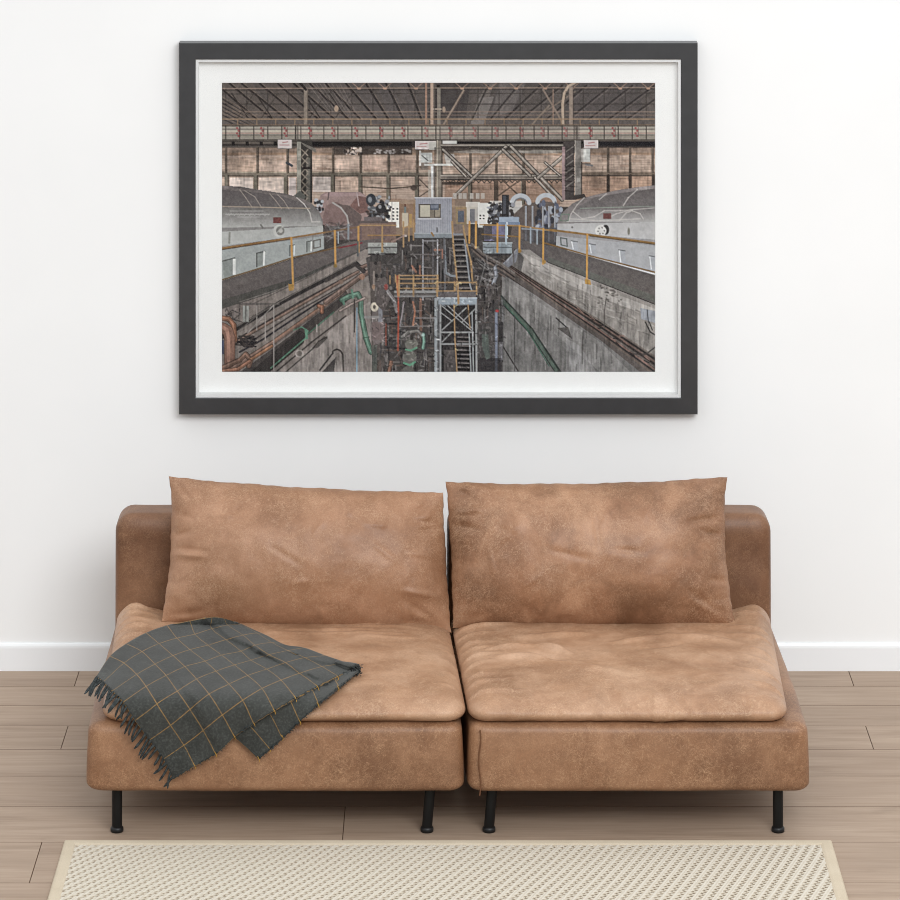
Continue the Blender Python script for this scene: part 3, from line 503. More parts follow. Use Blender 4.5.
    for k in range(20): L(((150, 148, 148), (44, 42, 44))[k % 2], 1.1, (rs.uniform(474, 500), rs.uniform(256, 280)), (rs.uniform(474, 500), rs.uniform(256, 290)), a=.5)
    # --- walkway rails (yellow)
    L((88, 66, 46), 2.6, (222, 249), (290, 238.5)); L((148, 110, 66), 1.7, (222, 248.4), (285, 239), (325, 232.6)); L((128, 100, 70), 1.3, (325, 232.6), (360, 227)); L((112, 86, 54), 1.4, (222, 280), (258, 269), (292, 258), (340, 247))
    for x0, x1, y0, y1 in ((291.5, 293.4, 238, 288), (335, 335.6, 231, 266), (358.5, 358.6, 227, 252)): L((198, 146, 76), 2, (x0, y0), (x1, y1))
    P((176, 134, 66), (288.5, 284), (294.5, 284.5), (293.5, 290.5), (289, 291)); E((150, 120, 66), 335.5, 266, 1.8, 2); L((84, 90, 94), 1.6, (358, 242), (358, 256)); R((150, 156, 160), 337.6, 232, 339, 244); R((140, 146, 152), 347.5, 224, 349.4, 240)
    L(YL, 1.2, (360, 225.5), (396, 225.5)); L((168, 126, 70), 1.1, (368, 235.5), (400, 235.5)); L(YL, 1.7, (382.3, 225.5), (382.3, 251)); 
    for x, y0, y1 in ((403.5, 222, 247), (409, 224, 241), (413.5, 220, 240)): L(YL, 1.5, (x, y0), (x, y1))
    L(YL, 1.2, (404, 228), (415, 224)); L((190, 176, 170), 2, (404, 236), (406, 236)); L((146, 120, 110), 1.6, (392, 242), (404, 236))
    L((172, 130, 72), 1.4, (480, 225), (520, 226), (556, 231.5)); L((150, 112, 62), 2, (550, 230), (590, 235), (655, 243.5)); L((96, 74, 46), .9, (590, 236.2), (655, 244.6)); L((140, 106, 60), 1.3, (482, 234.5), (520, 237)); L((126, 94, 52), 1.4, (544, 243), (590, 256), (655, 272.5))
    for x, y0, y1 in ((469.5, 222, 243), (476, 222, 248), (497.5, 224, 252), (519.5, 226, 252), (543.2, 229, 264), (587, 234.5, 283)): L((204, 150, 74), 1.9, (x, y0), (x-.3, y1))
    P((182, 138, 66), (584.5, 279), (590, 280), (591, 285), (585, 284)); E((176, 134, 66), 544, 262, 1.8, 2); E((176, 134, 66), 519.8, 251, 1.6, 1.8); L((170, 186, 198), 1.8, (506, 225), (506, 244)); L((150, 160, 170), 1.6, (530.5, 228), (530.5, 243)); L((150, 160, 170), 1.6, (537, 230), (537, 244)); R((196, 196, 190), 478, 225, 483, 228)
    # fine worn detail in the machinery
    for k in range(900):
        x = rs.uniform(372, 502); y = rs.uniform(240, 371); j = min(Hh-1, int((y-ART_Y0)*S)); i = min(W-1, int((x-ART_X0)*S)); c0 = img[j, i]
        l = rs.uniform(1, 4); an = rs.choice([0, 1.57, 1.57, .6, -.6]); L(np.minimum(225, c0*rs.choice([.6, .72, 1.3, 1.5])+rs.choice([0, 6])), rs.uniform(.6, 1.2), (x, y), (x+l*math.cos(an), y+l*math.sin(an)), a=.55)
    conc = ((YY > 240) & (((XX > 500) & (YY > 250+(XX-520)*.42)) | ((XX < 372) & (YY > 310-(XX-222)*.42)))).astype(float)
    wallm = ((YY > 148) & (YY < 190)).astype(float)
    streak = vnoise(2.2, 16, 21)*.30+vnoise(1.3, 7, 22)*.22+vnoise(9, 9, 23)*.22
    img *= (1+streak*.75*conc+(vnoise(12, 9, 24)*.34+vnoise(1.6, 5, 25)*.20+vnoise(6, 1.6, 26)*.20)*wallm)[..., None]
    # grit of the print
    n = vnoise(1.1, 1.1, 1)*.34 + vnoise(2.3, 2.3, 2)*.26 + vnoise(6, 6, 3)*.16 + vnoise(30, 24, 4)*.12
    n2 = vnoise(3.4, 3.4, 9)*.5+vnoise(9, 7, 10)*.5
    grey = img.mean(axis=2, keepdims=True); img = grey+(img-grey)*.76
    keep = np.clip((215-grey[..., 0])/120, .25, 1)      # pale sheet metal prints smoother than rough concrete
    img *= (1+n*.42*keep+n2*.10)[..., None]
    b = img.copy()
    for _ in range(4): b[1:-1, 1:-1] = (b[1:-1, 1:-1]*2+b[:-2, 1:-1]+b[2:, 1:-1]+b[1:-1, :-2]+b[1:-1, 2:])/6
    img = img+.22*(img-b)
    b = img.copy()
    for _ in range(24): b[1:-1, 1:-1] = (b[1:-1, 1:-1]*2+b[:-2, 1:-1]+b[2:, 1:-1]+b[1:-1, :-2]+b[1:-1, 2:])/6
    img = img+.22*(img-b)
    img = np.clip(img, 0, 255)/255.0
    return np.where(img <= .04045, img/12.92, ((img+.055)/1.055)**2.4)
# ---------------------------------------------------------------- the setting
t = NT('white_wall_paint', .85, .15); v = t.coord(); t.col(t.ramp(t.noise(v, 2.2, 3), [(.3, (239, 239, 238)), (.7, (242, 242, 241))])); t.bump(t.noise(v, 160, 3), .05, .001); M_WALL = t.m
t = NT('white_gloss_trim', .4, .35); t.col((238, 239, 240)); M_TRIM = t.m
structure(mesh('wall_back', *box(-4.5, 4.5, 0, .12, -.06, 3.6), M_WALL, smooth=False))
# skirting board: straight face with an eased top edge, swept along the wall
prof = [(0, 0), (-.010, 0), (-.010, .068), (-.009, .074), (-.0065, .079), (-.003, .0815), (0, .0815)]
V = [(x, y-.0004, z) for x in (-4.5, 4.5) for y, z in prof]; k = len(prof)
F = [(i, i+1, k+i+1, k+i) for i in range(k-1)]+[(k-1, 0, k, 2*k-1), tuple(range(k-1, -1, -1)), tuple(range(k, 2*k))]
sk = structure(mesh('baseboard_back', V, F, M_TRIM, smooth=False))
# plank floor: one board after another with a hairline V-groove, random tone per board
rows = [0.0, -.144, -.309, -.478, -.666, -.871, -1.094, -1.342, -1.610]
while rows[-1] > -5.2: rows.append(rows[-1]-.27)
joints = {0: [xat(77, -.07), xat(851, -.07)], 1: [-2.6, -.3, 2.4], 2: [-1.9, .2, 1.9], 3: [xat(64.5, -.57), xat(869.5, -.57)], 4: [-2.2, .35, 2.1], 5: [-.05, 2.6], 6: [xat(344, -1.2), -2.3, 2.3], 7: [xat(36, -1.47), .4, 2.2]}
V = []; F = []; TONE = []; g = .0012; dep = .002
for r in range(len(rows)-1):
    ya, yb = rows[r]+(.02 if r == 0 else 0), rows[r+1]
    js = sorted(joints.get(r, [RS.uniform(-2.5, -1.2), RS.uniform(-.6, .6), RS.uniform(1.2, 2.5)]))
    xs = [-4.5]+js+[4.5]
    for a, b in zip(xs[:-1], xs[1:]):
        o = len(V); tone = RS.rand()
        V += [(a, ya, -dep), (b, ya, -dep), (b, yb, -dep), (a, yb, -dep), (a+g, ya-g, 0), (b-g, ya-g, 0), (b-g, yb+g, 0), (a+g, yb+g, 0)]
        F += [(o+4, o+7, o+6, o+5), (o, o+4, o+5, o+1), (o+1, o+5, o+6, o+2), (o+2, o+6, o+7, o+3), (o+3, o+7, o+4, o)]; TONE += [tone]*8
o = len(V); V += [(-4.5, .02, -.06), (4.5, .02, -.06), (4.5, rows[-1], -.06), (-4.5, rows[-1], -.06)]; TONE += [0]*4; F += [(o, o+1, o+2, o+3)]
t = NT('oak_plank_floor', .5, .3)
at_ = t.new('ShaderNodeAttribute', attribute_name='board'); cx = t.new('ShaderNodeCombineXYZ'); t.link(t.math('MULTIPLY', at_.outputs['Fac'], 37.0), cx.inputs['Z']); t.link(t.math('MULTIPLY', at_.outputs['Fac'], 11.0), cx.inputs['X'])
def shifted(scale):
    a = t.new('ShaderNodeVectorMath', operation='ADD'); t.link(t.coord(scale=scale), a.inputs[0]); t.link(cx.outputs[0], a.inputs[1]); return a.outputs[0]
g1 = t.noise(shifted((.9, 9, 9)), 2.2, 6, .62, .9); g2 = t.noise(shifted((1.6, 42, 42)), 2.6, 4, .6, .4); g3 = t.noise(shifted((.8, 2.2, 2.2)), 1.6, 3, .5, .5)
c = t.ramp(g1, [(.28, (132, 111, 93)), (.45, (160, 138, 118)), (.6, (171, 149, 129)), (.78, (183, 162, 142))])
c = t.mix(.35, c, t.ramp(g2, [(.3, (140, 119, 102)), (.7, (186, 167, 149))])); c = t.mix(t.ramp(g3, [(.45, BW0), (.75, (.45, .45, .45, 1))]), c, (146, 126, 109))
c = t.mix(t.ramp(at_.outputs['Fac'], [(0, (0, 0, 0, 1)), (1, (.22, .22, .22, 1))]), c, (140, 119, 102)); t.col(c); t.bump(g2, .08, .001); M_FLOOR = t.m
t = NT('dark_board_joint', .8, .1); t.col((104, 84, 68)); M_JOINT = t.m
fl = structure(mesh('floor', V, F, M_FLOOR, smooth=False)); fl.data.materials.append(M_JOINT)
fl.data.polygons.foreach_set('material_index', [0 if k % 5 == 0 else 1 for k in range(len(F))])
a = fl.data.attributes.new('board', 'FLOAT', 'POINT'); a.data.foreach_set('value', TONE)

# ---------------------------------------------------------------- framed print on the wall
YF = -.045
fx0, fx1 = xat(179, YF), xat(697.7, YF); fz0, fz1 = zat(414.6, YF), zat(43.0, YF)
t = NT('charcoal_frame_lacquer', .34, .5); v = t.coord(); t.col(t.ramp(t.noise(v, 30, 3), [(.3, (53, 53, 54)), (.7, (58, 58, 59))])); M_FRAME = t.m
t = NT('white_mat_board', .9, .1); t.col(t.ramp(t.noise(t.coord(), 300, 2), [(.3, (240, 240, 238)), (.7, (244, 244, 242))])); M_MAT = t.m
t = NT('white_spacer', .7, .2); t.col((228, 228, 227)); M_SPACER = t.m
t = NT('backing_board', .9, .1); t.col((120, 100, 80)); M_BACK = t.m
fr = empty('framed_picture', ((fx0+fx1)/2, 0, fz0), 'charcoal-framed photograph of a turbine hall hanging on the white wall above the sofa', 'picture')
w_ = .0487
def rail(p0, p1, q0, q1, out):
    """mitred rail: outer edge p0-p1, inner edge q0-q1 in (x, z), profile with eased front edges"""
    V = []; e = .002
    for (o, i) in ((p0, q0), (p1, q1)):
        o = Vector(o); i = Vector(i); d = i-o
        for s, y in ((0, -.001), (0, YF+e), (e/w_, YF), (1-e/w_, YF), (1, YF+e), (1, -.001)):
            p = o+d*s; V.append((p.x, y, p.y))
    return V, [(k, (k+1) % 6, 6+(k+1) % 6, 6+k) for k in range(6)]+[(5, 4, 3, 2, 1, 0), (6, 7, 8, 9, 10, 11)]
O = [(fx0, fz0), (fx1, fz0), (fx1, fz1), (fx0, fz1)]; I = [(fx0+w_, fz0+w_), (fx1-w_, fz0+w_), (fx1-w_, fz1-w_), (fx0+w_, fz1-w_)]
for k in range(4):
    v_, f_ = rail(O[k], O[(k+1) % 4], I[k], I[(k+1) % 4], k); v_, f_ = weld(v_, f_, 1e-7)
    mesh('frame_rail', v_, f_, M_FRAME, fr, smooth=False)
ix0, iz0, ix1, iz1 = I[0][0], I[0][1], I[2][0], I[2][1]; YM = -.0085
def ring(ax0, ax1, az0, az1, s, y0, y1):
    return merge(box(ax0, ax1, y0, y1, az0, az0+s), box(ax0, ax1, y0, y1, az1-s, az1), box(ax0, ax0+s, y0, y1, az0+s, az1-s), box(ax1-s, ax1, y0, y1, az0+s, az1-s))
gp = .0003
mesh('spacer', *ring(ix0+gp, ix1-gp, iz0+gp, iz1-gp, .008, YM-.030, YM-.0002), M_SPACER, fr, smooth=False)
px0, px1, pz0, pz1 = xat(222, YM), xat(655, YM), zat(372, YM), zat(83, YM)
# mat with a bevelled window
V = []
for (a0, a1, b0, b1, y) in ((ix0+gp, ix1-gp, iz0+gp, iz1-gp, YM), (px0-.001, px1+.001, pz0-.001, pz1+.001, YM), (px0, px1, pz0, pz1, YM+.0018), (ix0+gp, ix1-gp, iz0+gp, iz1-gp, YM+.0018)):
    V += [(a0, y, b0), (a1, y, b0), (a1, y, b1), (a0, y, b1)]
F = [(r*4+k, r*4+(k+1) % 4, ((r+1) % 4)*4+(k+1) % 4, ((r+1) % 4)*4+k) for r in range(4) for k in range(4)]
mesh('mat_board', V, F, M_MAT, fr, smooth=False)
mesh('backing_board', *box(ix0+gp, ix1-gp, -.0042, -.0012, iz0+gp, iz1-gp), M_BACK, fr, smooth=False)
# the print itself: a flat sheet, its picture kept as colours on a fine grid
A = paint_print(); hh, ww = A.shape[:2]
X, Z = np.meshgrid(np.linspace(px0-.001, px1+.001, ww), np.linspace(pz1+.001, pz0-.001, hh)); yp = YM+.003
V = np.stack([X, np.full_like(X, yp), Z], -1).reshape(-1, 3)-np.array(fr.location)
me = bpy.data.meshes.new('art_print'); n = hh*ww; idx = np.arange(n).reshape(hh, ww)
Q = np.stack([idx[:-1, :-1], idx[1:, :-1], idx[1:, 1:], idx[:-1, 1:]], -1).reshape(-1, 4)
me.vertices.add(n); me.vertices.foreach_set('co', V.ravel()); me.loops.add(Q.size); me.loops.foreach_set('vertex_index', Q.ravel().astype(np.int32))
me.polygons.add(len(Q)); me.polygons.foreach_set('loop_start', (np.arange(len(Q))*4).astype(np.int32)); me.update(calc_edges=True); me.validate()
ca = me.color_attributes.new('ink', 'FLOAT_COLOR', 'POINT'); ca.data.foreach_set('color', np.concatenate([A*ART_GAIN, np.ones((hh, ww, 1))], -1).astype(np.float32).ravel())
t = NT('printed_photograph_paper', .75, .12); an = t.new('ShaderNodeAttribute', attribute_name='ink'); t.col(an.outputs['Color']); me.materials.append(t.m)
po = bpy.data.objects.new('art_print', me); COL.objects.link(po); po.parent = fr; po['label'] = 'photograph of a steel turbine hall with yellow railings'
# glazing: a thin sheet, clear with a weak mirror of the room
g_ = bpy.data.materials.new('clear_glazing'); g_.use_nodes = True; nt = g_.node_tree; nt.nodes.clear()
out = nt.nodes.new('ShaderNodeOutputMaterial'); mx = nt.nodes.new('ShaderNodeMixShader'); tr = nt.nodes.new('ShaderNodeBsdfTransparent'); gl = nt.nodes.new('ShaderNodeBsdfGlossy'); fn = nt.nodes.new('ShaderNodeFresnel')
fn.inputs['IOR'].default_value = 1.16; gl.inputs['Roughness'].default_value = .05; nt.links.new(fn.outputs[0], mx.inputs[0]); nt.links.new(tr.outputs[0], mx.inputs[1]); nt.links.new(gl.outputs[0], mx.inputs[2]); nt.links.new(mx.outputs[0], out.inputs[0])
mesh('glass_pane', *box(ix0+gp, ix1-gp, YM-.0335, YM-.0315, iz0+gp, iz1-gp), g_, fr, smooth=False)

# ---------------------------------------------------------------- rug
def drug(px, py): return -(CAM_D-FPX*CAM_H/(py-HORIZON))
ry1 = drug(450, 843.5); ry0 = ry1-1.25; rx0, rx1 = -.994, .984
rug = empty('area_rug', ((rx0+rx1)/2, (ry0+ry1)/2, 0), 'cream woven rug with diagonal ribs and beige binding on the floor before the sofa', 'rug')
bw = .034; nx, ny = 1300, 760
gx = np.linspace(rx0+bw*.6, rx1-bw*.6, nx); gy = np.concatenate([np.linspace(ry1-bw*.55, ry1-.46, 420), np.linspace(ry1-.4615, ry0+bw*.6, ny-420)])
X, Y = np.meshgrid(gx, gy); tt = ry1-Y
ph = (X+tt*(.50-.20*X)+.0015*np.sin(X*9+Y*7))/.0248; rib = .5+.5*np.cos(2*np.pi*ph)
rowi = np.floor(ph+.5); jit = RS.rand(4000)
st = .5+.5*np.cos(2*np.pi*(tt/.0175+X*.8)+rowi*2.4+np.sin(rowi*12.3))
st2 = .5+.5*np.cos(2*np.pi*(X/.0092+tt/.024)+rowi*1.3)
dots = np.clip((.62-st)/.35, 0, 1); dark = np.clip((.66-rib)/.5, 0, 1)
hmap = np.clip(1-dark*(.16+.80*dots)-.16*(1-dark)*(1-st2), 0, 1)
val = np.clip(hmap+RS.normal(0, .07, hmap.shape), 0, 1)
V = np.stack([X, Y, .0045+.0050*hmap], -1).reshape(-1, 3)-np.array(rug.location)
me = bpy.data.meshes.new('woven_field'); n = nx*ny; idx = np.arange(n).reshape(ny, nx); Q = np.stack([idx[:-1, :-1], idx[1:, :-1], idx[1:, 1:], idx[:-1, 1:]], -1).reshape(-1, 4)
me.vertices.add(n); me.vertices.foreach_set('co', V.ravel()); me.loops.add(Q.size); me.loops.foreach_set('vertex_index', Q.ravel().astype(np.int32)); me.polygons.add(len(Q)); me.polygons.foreach_set('loop_start', (np.arange(len(Q))*4).astype(np.int32)); me.update(calc_edges=True)
fa = me.attributes.new('weave', 'FLOAT', 'POINT'); fa.data.foreach_set('value', val.astype(np.float32).ravel())
t = NT('woven_sisal', .9, .1); an = t.new('ShaderNodeAttribute', attribute_name='weave')
t.col(t.ramp(an.outputs['Fac'], [(.08, (70, 62, 54)), (.3, (122, 109, 94)), (.6, (172, 159, 140)), (.8, (192, 182, 165)), (.97, (206, 199, 186))])); me.materials.append(t.m)
wo = bpy.data.objects.new('woven_field', me); COL.objects.link(wo); wo.parent = rug
t = NT('beige_cloth_binding', .9, .1); v = t.coord(); t.col(t.mix(.5, t.ramp(t.noise(v, 420, 2), [(.3, (184, 170, 148)), (.7, (208, 195, 174))]), t.ramp(t.noise(v, 14, 3), [(.3, (190, 176, 154)), (.7, (202, 189, 168))]))); t.bump(t.noise(v, 420, 2), .3, .001); M_BIND = t.m
V = []; prof = [(0, .0005), (.0005, .006), (.004, .0102), (.010, .0118), (.026, .0112), (.032, .0095), (.034, .0045), (.033, .0005)]; cor = [(rx0, ry0), (rx1, ry0), (rx1, ry1), (rx0, ry1)]; sg = [(1, 1), (-1, 1), (-1, -1), (1, -1)]
V = [(cor[k][0]+sg[k][0]*d, cor[k][1]+sg[k][1]*d, z) for k in range(4) for d, z in prof]; P_ = len(prof)
F = [(k*P_+i, k*P_+(i+1) % P_, ((k+1) % 4)*P_+(i+1) % P_, ((k+1) % 4)*P_+i) for k in range(4) for i in range(P_)]
V, F = weld(V, F, 1e-7); mesh('cloth_binding', V, F, M_BIND, rug, smooth=False)
# ---------------------------------------------------------------- sofa: two armless units side by side
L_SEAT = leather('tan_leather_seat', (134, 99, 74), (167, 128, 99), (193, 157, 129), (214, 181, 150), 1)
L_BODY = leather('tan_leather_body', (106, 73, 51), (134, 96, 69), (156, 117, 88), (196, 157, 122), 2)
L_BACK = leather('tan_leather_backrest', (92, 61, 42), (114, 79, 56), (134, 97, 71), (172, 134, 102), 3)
L_PILA = leather('tan_leather_pillow', (124, 87, 62), (150, 110, 82), (172, 131, 103), (206, 170, 138), 4)
L_PILB = leather('tan_leather_pillow_mottled', (104, 72, 50), (142, 102, 75), (174, 133, 103), (204, 168, 136), 6)
t = NT('black_steel', .4, .25); t.col((16, 16, 16)); M_LEG = t.m
t = NT('black_plastic', .45, .4); t.col((18, 18, 19)); M_FOOT = t.m
t = NT('leather_thread', .7, .2); t.col((104, 70, 48)); M_THREAD = t.m
YB0, YB1 = -1.330, -.375           # front and rear of the bases
SEAT_Z = .349
def crease(P3, lines):
    """sum of soft ridges; lines = (x0, y0, x1, y1, width, amp) in the first two columns of P3"""
    h = np.zeros(len(P3))
    for x0, y0, x1, y1, w, a in lines:
        dx, dy = x1-x0, y1-y0; q = dx*dx+dy*dy; s = np.clip(((P3[:, 0]-x0)*dx+(P3[:, 1]-y0)*dy)/q, 0, 1)
        d = np.hypot(P3[:, 0]-x0-s*dx, P3[:, 1]-y0-s*dy); h += a*np.exp(-(d/w)**2)*np.sin(np.pi*np.clip(.12+s*.85, 0, 1))
    return h
def fb(V, s, o=4): return np.array([fbm(p, s, o) for p in V])
def sofa_unit(label, pf, pb, legs, side):
    """pf / pb: pixel columns of the front and back ends; side: -1 outer end on the left, +1 on the right"""
    xf0, xf1 = xat(pf[0]-(3 if side < 0 else 0), YB0), xat(pf[1]+(3 if side > 0 else 1), YB0); xb0, xb1 = xat(pb[0]-(1.5 if side < 0 else 0), -.5), xat(pb[1]+(2.0 if side > 0 else 0), -.5)
    root = empty('sofa_unit', ((xf0+xf1)/2, (YB0+YB1)/2, 0), label, 'sofa')
    def skew(V, m0=0.0, m1=0.0):
        t_ = (V[:, 1]-YB0)/(-.5-YB0); tc = np.clip(t_, 0, 1); e0 = m0+(min(m0, .010)-m0)*tc; e1 = m1+(min(m1, .010)-m1)*tc; a = xf0+(xb0-xf0)*t_+e0; b = xf1+(xb1-xf1)*t_-e1
        V = V.copy(); V[:, 0] = a+(b-a)*V[:, 0]; return V
    # base
    zb0, zb1 = .119, .300; V, F = rbox(0, 1, YB0, YB1, zb0, zb1, (.045, .035, .024), (40, 30, 10))
    top_in = np.clip((V[:, 2]-zb0)/(zb1-zb0), 0, 1); c0 = .5
    w = np.clip((YB0+.3-V[:, 1])/.3, 0, 1)
    V[:, 0] = c0+(V[:, 0]-c0)*(1-.016*w*top_in**2)
    fr_ = np.exp(-((V[:, 1]-YB0)/.05)**2); V[:, 1] -= fr_*(.006*np.sin(np.pi*top_in)*(1-(2*V[:, 0]-1)**6))
    V = skew(V); nn = fb(V, 9, 3); V[:, 1] -= fr_*.0025*nn; V[:, 2] += .0015*fb(V+3, 6, 2)
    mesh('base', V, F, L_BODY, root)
    # front corner seams (piping)
    for s in ((0,) if side > 0 else (1,)):
        xs_ = xf0+.030 if s == 0 else xf1-.026
        pts = [(xs_+(.003 if s == 0 else -.003)*math.sin(k*.9), YB0-.0045+(.03 if k in (0,) else 0)*0, zb0-.002+(zb1-zb0-.012)*k/10) for k in range(11)]
        if s == 0: mesh('seam', *tube(pts, .0018, 6), M_THREAD, root)
    # backrest: upright slab with rounded shoulders
    zt = zat(506.5, -.40); V, F = rbox(0, 1, -.505, -.365, .20, zt, (.050, .03, .050), (40, 6, 26))
    t0 = skew(V); V = t0.copy(); V[:, 2] += .002*fb(V, 5, 2); V[:, 1] -= .003*fb(V+7, 7, 3)*(V[:, 1] < -.45)
    lean = np.clip((V[:, 2]-.3)/.3, 0, 1); V[:, 1] += .012*lean
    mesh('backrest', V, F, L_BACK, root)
    # seat cushion
    m0, m1 = ((.042, -.006) if side < 0 else (.002, .058))
    V, F = rbox(0, 1, YB0+.008, -.512, .291, SEAT_Z, (.06, .06, .029), (150, 110, 6))
    u = 2*V[:, 0]-1; vv = (V[:, 1]-(YB0+.008))/(-.512-YB0-.008); topw = np.clip((V[:, 2]-.305)/.05, 0, 1)
    V[:, 2] += topw*(.010*(1-np.abs(u)**4)*(1-np.abs(2*vv-1)**4)+.004)
    ed = np.minimum(np.minimum(V[:, 0], 1-V[:, 0])*.86, np.minimum(V[:, 1]-YB0, .3)); V[:, 2] -= topw*.014*np.exp(-ed/.05); V[:, 2] += topw*.006
    sq = lambda q: np.clip(q, 0, 1)**2*(3-2*np.clip(q, 0, 1)); V[:, 2] += topw*.020*sq((vv-.66)/.24)*sq((side*u-.70)/.24)-topw*.009*sq((vv-.45)/.2)*(1-sq((side*u-.70)/.24))
    fr_ = np.exp(-((V[:, 1]-YB0)/.06)**2); V[:, 1] -= fr_*.016*np.sin(np.pi*np.clip((V[:, 2]-.30)/.075, 0, 1))
    V[:, 2] -= np.exp(-((V[:, 1]-YB0)/.07)**2)*topw*.002
    V = skew(V, m0, m1)
    h = .0022*fb(V, 5, 3)+.0009*fb(V+9, 16, 3)
    P2 = V[:, :2]; lines = []
    rs = np.random.RandomState(5 if side > 0 else 9)
    xa, xb = V[:, 0].min(), V[:, 0].max()
    if side > 0:
        for k in range(11):
            y = -1.24+k*.068+rs.uniform(-.015, .015); l = rs.uniform(.08, .2); lines.append((xa+.0+.02*(k > 8), y, xa+l+.02, y+rs.uniform(.0, .03), .008, rs.uniform(.0025, .0055)))
        for x0, y0, x1, y1, w, a in ((.10, -.92, .24, -.90, .012, .006), (.24, -.90, .33, -.985, .013, .008), (.12, -.99, .26, -1.0, .012, .006), (.22, -.955, .31, -1.03, .010, -.006), (.20, -.80, .40, -.78, .02, .004), (.45, -.86, .62, -.80, .018, .006), (.50, -.93, .66, -.86, .018, -.004), (.60, -.80, .80, -.86, .02, .005), (.34, -1.08, .50, -1.16, .02, .003)): lines.append((x0, y0, x1, y1, w, a))
        for k in range(7): y = -1.2+k*.09+rs.uniform(-.02, .02); lines.append((xb-.02, y, xb-rs.uniform(.08, .16), y+.05, .009, rs.uniform(.002, .005)))
        for k in range(15): x = xa+.04+k*.054+rs.uniform(-.026, .026); lines.append((x, YB0-.01, x+rs.uniform(-.05, .01), YB0+rs.uniform(.03, .09), .009, rs.choice([-1, 1, 1])*rs.uniform(.0006, .0026)))
    else:
        for k in range(9): y = -.98+k*.05; lines.append((xa+.01, y, xa+rs.uniform(.07, .14), y+rs.uniform(0, .03), .008, rs.uniform(.002, .0045)))
        for k in range(5): y = -.80+k*.03; lines.append((.0-rs.uniform(.2, .5), y, -.02-rs.uniform(0, .1), y-.01, .008, .0016))
        for k in range(6): y = -1.2+k*.1; lines.append((xb-.005, y, xb-rs.uniform(.04, .09), y+.02, .009, .002))
    h += crease(P2, lines)
    h *= 2.3; V[:, 2] += topw*h; V[:, 1] -= fr_*h*.8; edge = np.clip((.30+.03-V[:, 2])/.03, 0, 1)*0
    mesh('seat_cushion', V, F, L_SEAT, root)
    for (px, Y, tilt) in legs:
        x = xat(px, Y); V, F = lathe(0, 0, [(.0135, .012), (.0135, .05), (.0135, .137)], 24); V = [(x+a+tilt*(c-.012), Y+b, c) for a, b, c in V]
        lg = mesh('leg', V, F, M_LEG, root)
        V, F = lathe(x, Y, [(.013, 0.0002), (.0168, .001), (.0172, .006), (.0168, .010), (.0150, .0125), (.0136, .0135)], 24); mesh('foot', V, F, M_FOOT, lg)
    return root
def fix_sub(root):
    pass
YL = -1.268
sofa_unit('tan leather sofa unit on the left, its seat half covered by the dark plaid throw', (88, 464), (116, 444.5), [(117, YL, .0), (427, YL, .085), (150, -.47, 0), (415, -.47, 0)], -1)
sofa_unit('tan leather armless sofa unit on the right, its creased seat left bare', (468, 808), (449, 770), [(489, YL, .085), (778, YL, .0), (480, -.47, 0), (740, -.47, 0)], 1)

